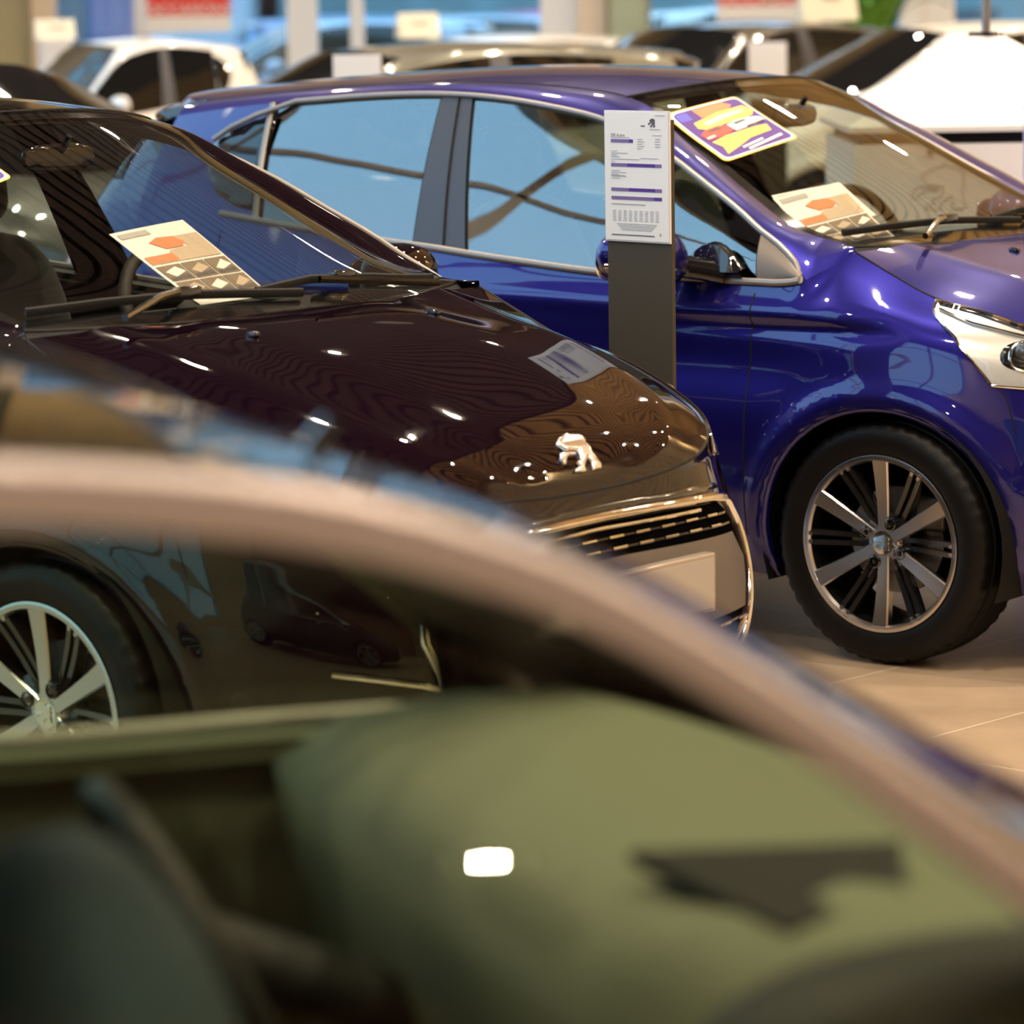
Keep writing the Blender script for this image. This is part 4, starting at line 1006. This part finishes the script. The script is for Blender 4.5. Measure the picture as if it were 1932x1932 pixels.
bgcar('white car with black side windows beside the white pyramid', 1440, 21.3, PI-.35, PAINT_WHITE, 1.0)

# outdoor cars
def outcar(label, px, d, yaw, paint, sc=1.): return build_car('car', label, (fx(px, d), d), yaw, paint, level=0, scale=(sc,)*3)
outcar('pale blue car parked outside beyond the left window', 380, 35, PI-.2, PAINT_ICE)
outcar('white blue car parked outside behind the white post', 640, 39.5, PI-.1, PAINT_ICE)
outcar('mid blue car parked outside beyond the middle window', 900, 44, .15, PAINT_MID)
outcar('pink red car parked outside beyond the right window', 1330, 50, .1, PAINT_PINK, 1.02)
outcar('white car parked outside beyond the far right window', 1760, 36, .2, PAINT_WHITE, 1.05)

# buildings across the street
def block(name, label, x0, x1, y0, y1, h, m, wins, cat='building'):
    t = thing(name, label, cat, ((x0+x1)/2, y0, 0)); cx = (x0+x1)/2
    s = MB(); s.box(x0-cx, x1-cx, 0, y1-y0, 0, h); s.build('wall', m, t, smooth=False)
    for (a, b, z0, z1) in wins:
        s = MB(); s.box(a-cx, b-cx, -.06, .0, z0, z1); s.build('window', mat('building window', (.03, .07, .09), rough=.1), t, smooth=False)
    return t
TEAL = mat('teal grey cladding', (.13, .24, .26), rough=.6, noise=.3, nscale=.8)
PALEB = mat('pale render', (.45, .50, .55), rough=.8)
BLUEB = mat('blue cladding', (.06, .16, .50), rough=.5)
block('building', 'teal grey building across the forecourt with dark windows', -4, 10, 62, 70, 9, TEAL, [(-3.5+2.2*k_, -2.2+2.2*k_, .5+z, 1.3+z) for k_ in range(6) for z in (0, 2.2)])
block('building', 'pale building at the left across the forecourt', -16, -4.4, 60, 70, 8, PALEB, [(-15+2.4*k_, -13.6+2.4*k_, .8+z, 2.0+z) for k_ in range(4) for z in (0, 3)])
t = thing('info_panel', 'blue panel standing outside the window at the top left', 'panel', (fx(222, 33), 33, 0))
s = MB(); s.box(-.24, .24, 0, .08, .1, 2.2); s.build('board', BLUEB, t, smooth=False); s = MB(); s.box(-.2, .2, -.02, 0, .6, 2.0); s.build('lower_print', mat('lilac panel', (.30, .30, .62), rough=.5), t, smooth=False)

# window boards with red header
def text_mesh(name, body, size, m, parent, loc, ext=.002):
    cu = bpy.data.curves.new('t', 'FONT'); cu.body = body; cu.size = size; cu.extrude = ext; cu.align_x = 'CENTER'; to = link(bpy.data.objects.new('t', cu)); bpy.context.view_layer.update()
    me = bpy.data.meshes.new_from_object(to.evaluated_get(bpy.context.evaluated_depsgraph_get())); bpy.data.objects.remove(to)
    me.materials.clear(); me.materials.append(m); o = link(bpy.data.objects.new(name, me)); o.parent = parent; o.rotation_euler = (PI/2, 0, 0); o.location = loc; return o
REDB = mat('red board', (.72, .035, .02), rough=.5); WHITEB = mat('white board', (.82, .80, .78), rough=.5)
def board(px0, px1, d, label, zr, lh=.14):
    x0, x1 = fx(px0, d), fx(px1, d); cx = (x0+x1)/2; hw = (x1-x0)/2
    t = thing('hanging_board', label, 'sign', (cx, d, 0))
    s = MB(); s.box(-hw, hw, 0, .02, zr-lh, zr); s.build('lower_panel', WHITEB, t, smooth=False)
    s = MB(); s.box(-hw, hw, 0, .02, zr, zr+.30); s.build('red_header', REDB, t, smooth=False)
    text_mesh('header_text', 'OCCASIONS', hw*2/5.6, WHITEB, t, (0, -.004, zr+.015))
    for sx in (-1, 1): s = MB(); s.tube([(sx*hw*.9, .01, zr+.3), (sx*hw*.9, .01, 3.25)], .004, 6); s.build('hanging_wire', MULL, t)
    return t
board(286, 442, 30.6, 'board with red header and white strip hanging in the left window', 1.54)
board(1350, 1543, 30.6, 'board with red header and white strip hanging in the right window', 1.55, .18)

# tent signs on car roofs
def roof_sign(px, d, z, w_, h_, label, rz=.25, col=False):
    t = thing('roof_sign', label, 'sign', (fx(px, d), d, z), rz)
    CR = mat('cream card', (.80, .76, .60), rough=.6)
    s = MB(); s.prism([(-.10, 0), (.10, 0), (.012, h_), (-.012, h_)], -w_/2, w_/2, plane='yz' if False else 'xz')
    # prism runs along y; turn so the broad face looks at the viewer
    s.v = [(y_, x_, z_) for x_, y_, z_ in s.v]; s.build('card', CR, t, smooth=False)
    s = MB()
    for k_ in range(4): s.box(-.05+k_*.035, -.03+k_*.035, -.062, -.050, h_*.55, h_*.66)
    s.build('card_print', INK_GREY, t, smooth=False)
    if col: s = MB(); s.box(-.12, .12, -.12, .12, -z, 0); s.build('column', WHITEB, t, smooth=False)
roof_sign(790, 28.2, 1.345, .33, .20, 'cream tent sign on the white car behind the middle of the blue roof')
roof_sign(1555, 25.6, 1.455, .42, .27, 'cream tent sign on the dark car near the green plant')
roof_sign(112, 27.5, 1.385, .31, .16, 'cream tent sign on a white column beside the beige post at top left', col=True)

# plant
t = thing('potted_plant', 'green leafy plant in a grey tub behind the right background cars', 'plant', (fx(1632, 29.3), 29.3, 0)); t.scale = (1.3, 1.3, 1.25)
s = MB(); s.lathe([(0, .16), (.42, .24), (.44, .24), (.44, .20), (.40, .19)], n=24, axis='z'); s.build('pot', mat('grey tub', (.2, .2, .2), rough=.6), t)
s = MB(); random.seed(4)
for k_ in range(40):
    an = random.uniform(0, 2*PI); L_ = random.uniform(.5, 1.0); up = random.uniform(1.0, 1.5); rows = []
    for q in range(9):
        u = q/8; r_ = L_*u**1.6*.8; z_ = .42+up*math.sin(u*1.9)*.85; ww = .055*math.sin(PI*min(1, u*.93+.07))
        cx_, cy_ = r_*math.cos(an), r_*math.sin(an); px_, py_ = -math.sin(an), math.cos(an)
        rows.append([(cx_+px_*ww, cy_+py_*ww, z_), (cx_, cy_, z_-.01), (cx_-px_*ww, cy_-py_*ww, z_)])
    s.grid(rows)
s.build('foliage', GREEN_LEAF, t)

# white kiosk with pyramid top
KW = mat('white kiosk laminate', (.82, .80, .78), rough=.35); KX, KY, KD = fx(1852, 12.3), 12.3, .52
t = thing('display_kiosk', 'white cube kiosk with pyramid roof, black cap and grey pole behind the blue car', 'kiosk', (KX, KY, 0))
s = MB(); s.box(-KD, KD, -KD, KD, .0, 1.155); s.build('body', KW, t, smooth=False, bevel=.004)
s = MB(); s.box(-KD+.03, KD-.03, -KD+.03, KD-.03, 1.155, 1.195); s.build('black_band', BLACK_MATTE, t, smooth=False)  # black band between the kiosk body and its roof
s = MB(); a, zt = .06, 1.508
s.add([(-KD-.02, -KD-.02, 1.195), (KD+.02, -KD-.02, 1.195), (KD+.02, KD+.02, 1.195), (-KD-.02, KD+.02, 1.195), (-KD-.02, -KD-.02, 1.215), (KD+.02, -KD-.02, 1.215), (KD+.02, KD+.02, 1.215), (-KD-.02, KD+.02, 1.215), (-a, -a, zt), (a, -a, zt), (a, a, zt), (-a, a, zt)],
      [(0, 3, 2, 1)]+[(k_, (k_+1) % 4, (k_+1) % 4+4, k_+4) for k_ in range(4)]+[(k_+4, (k_+1) % 4+4, (k_+1) % 4+8, k_+8) for k_ in range(4)]+[(8, 9, 10, 11)])
s.build('pyramid_roof', KW, t, smooth=False)
s = MB(); s.lathe([(zt-.004, .001), (zt-.004, .062), (zt+.012, .064), (zt+.016, .06), (zt+.016, .001)], n=28, axis='z'); s.build('cap', BLACK_GLOSS, t)
s = MB(); s.tube([(0, 0, zt), (0, 0, 3.2)], .0155, 12); s.build('pole', SATIN, t)
for sx in (-.26, .11, .42):
    s = MB(); s.lathe([(-KD-.012, .001), (-KD-.012, .010), (-KD, .012)], n=14, axis='y', org=(sx, 0, 1.13)); s.build('screw', BLACK_GLOSS, t)
s = MB()
for pl in LION:
    q = [(-.215-a_*1.65, 1.005+b_*1.65) for a_, b_ in pl]; q = q+q[:1]
    s.tube([(x_, -KD-.001, z_) for x_, z_ in q], .0028, 6)
s.build('lion_outline', INK_GREY, t)
s = MB(); s.box(-KD+.01, KD-.01, -KD-.003, -KD, .835, .845); s.build('panel_strip', PAPER, t, smooth=False)
t = thing('standing_board', 'narrow lilac board at the right photo edge before the white kiosk', 'board', (fx(1926, 11.25)+.25, 11.25, 0))
s = MB(); s.box(-.25, .25, 0, .03, .05, 1.335); s.build('panel', mat('lilac board', (.42, .40, .75), rough=.4), t, smooth=False); s = MB(); s.box(-.22, .22, -.12, .15, 0, .05); s.build('foot', SATIN, t, smooth=False)
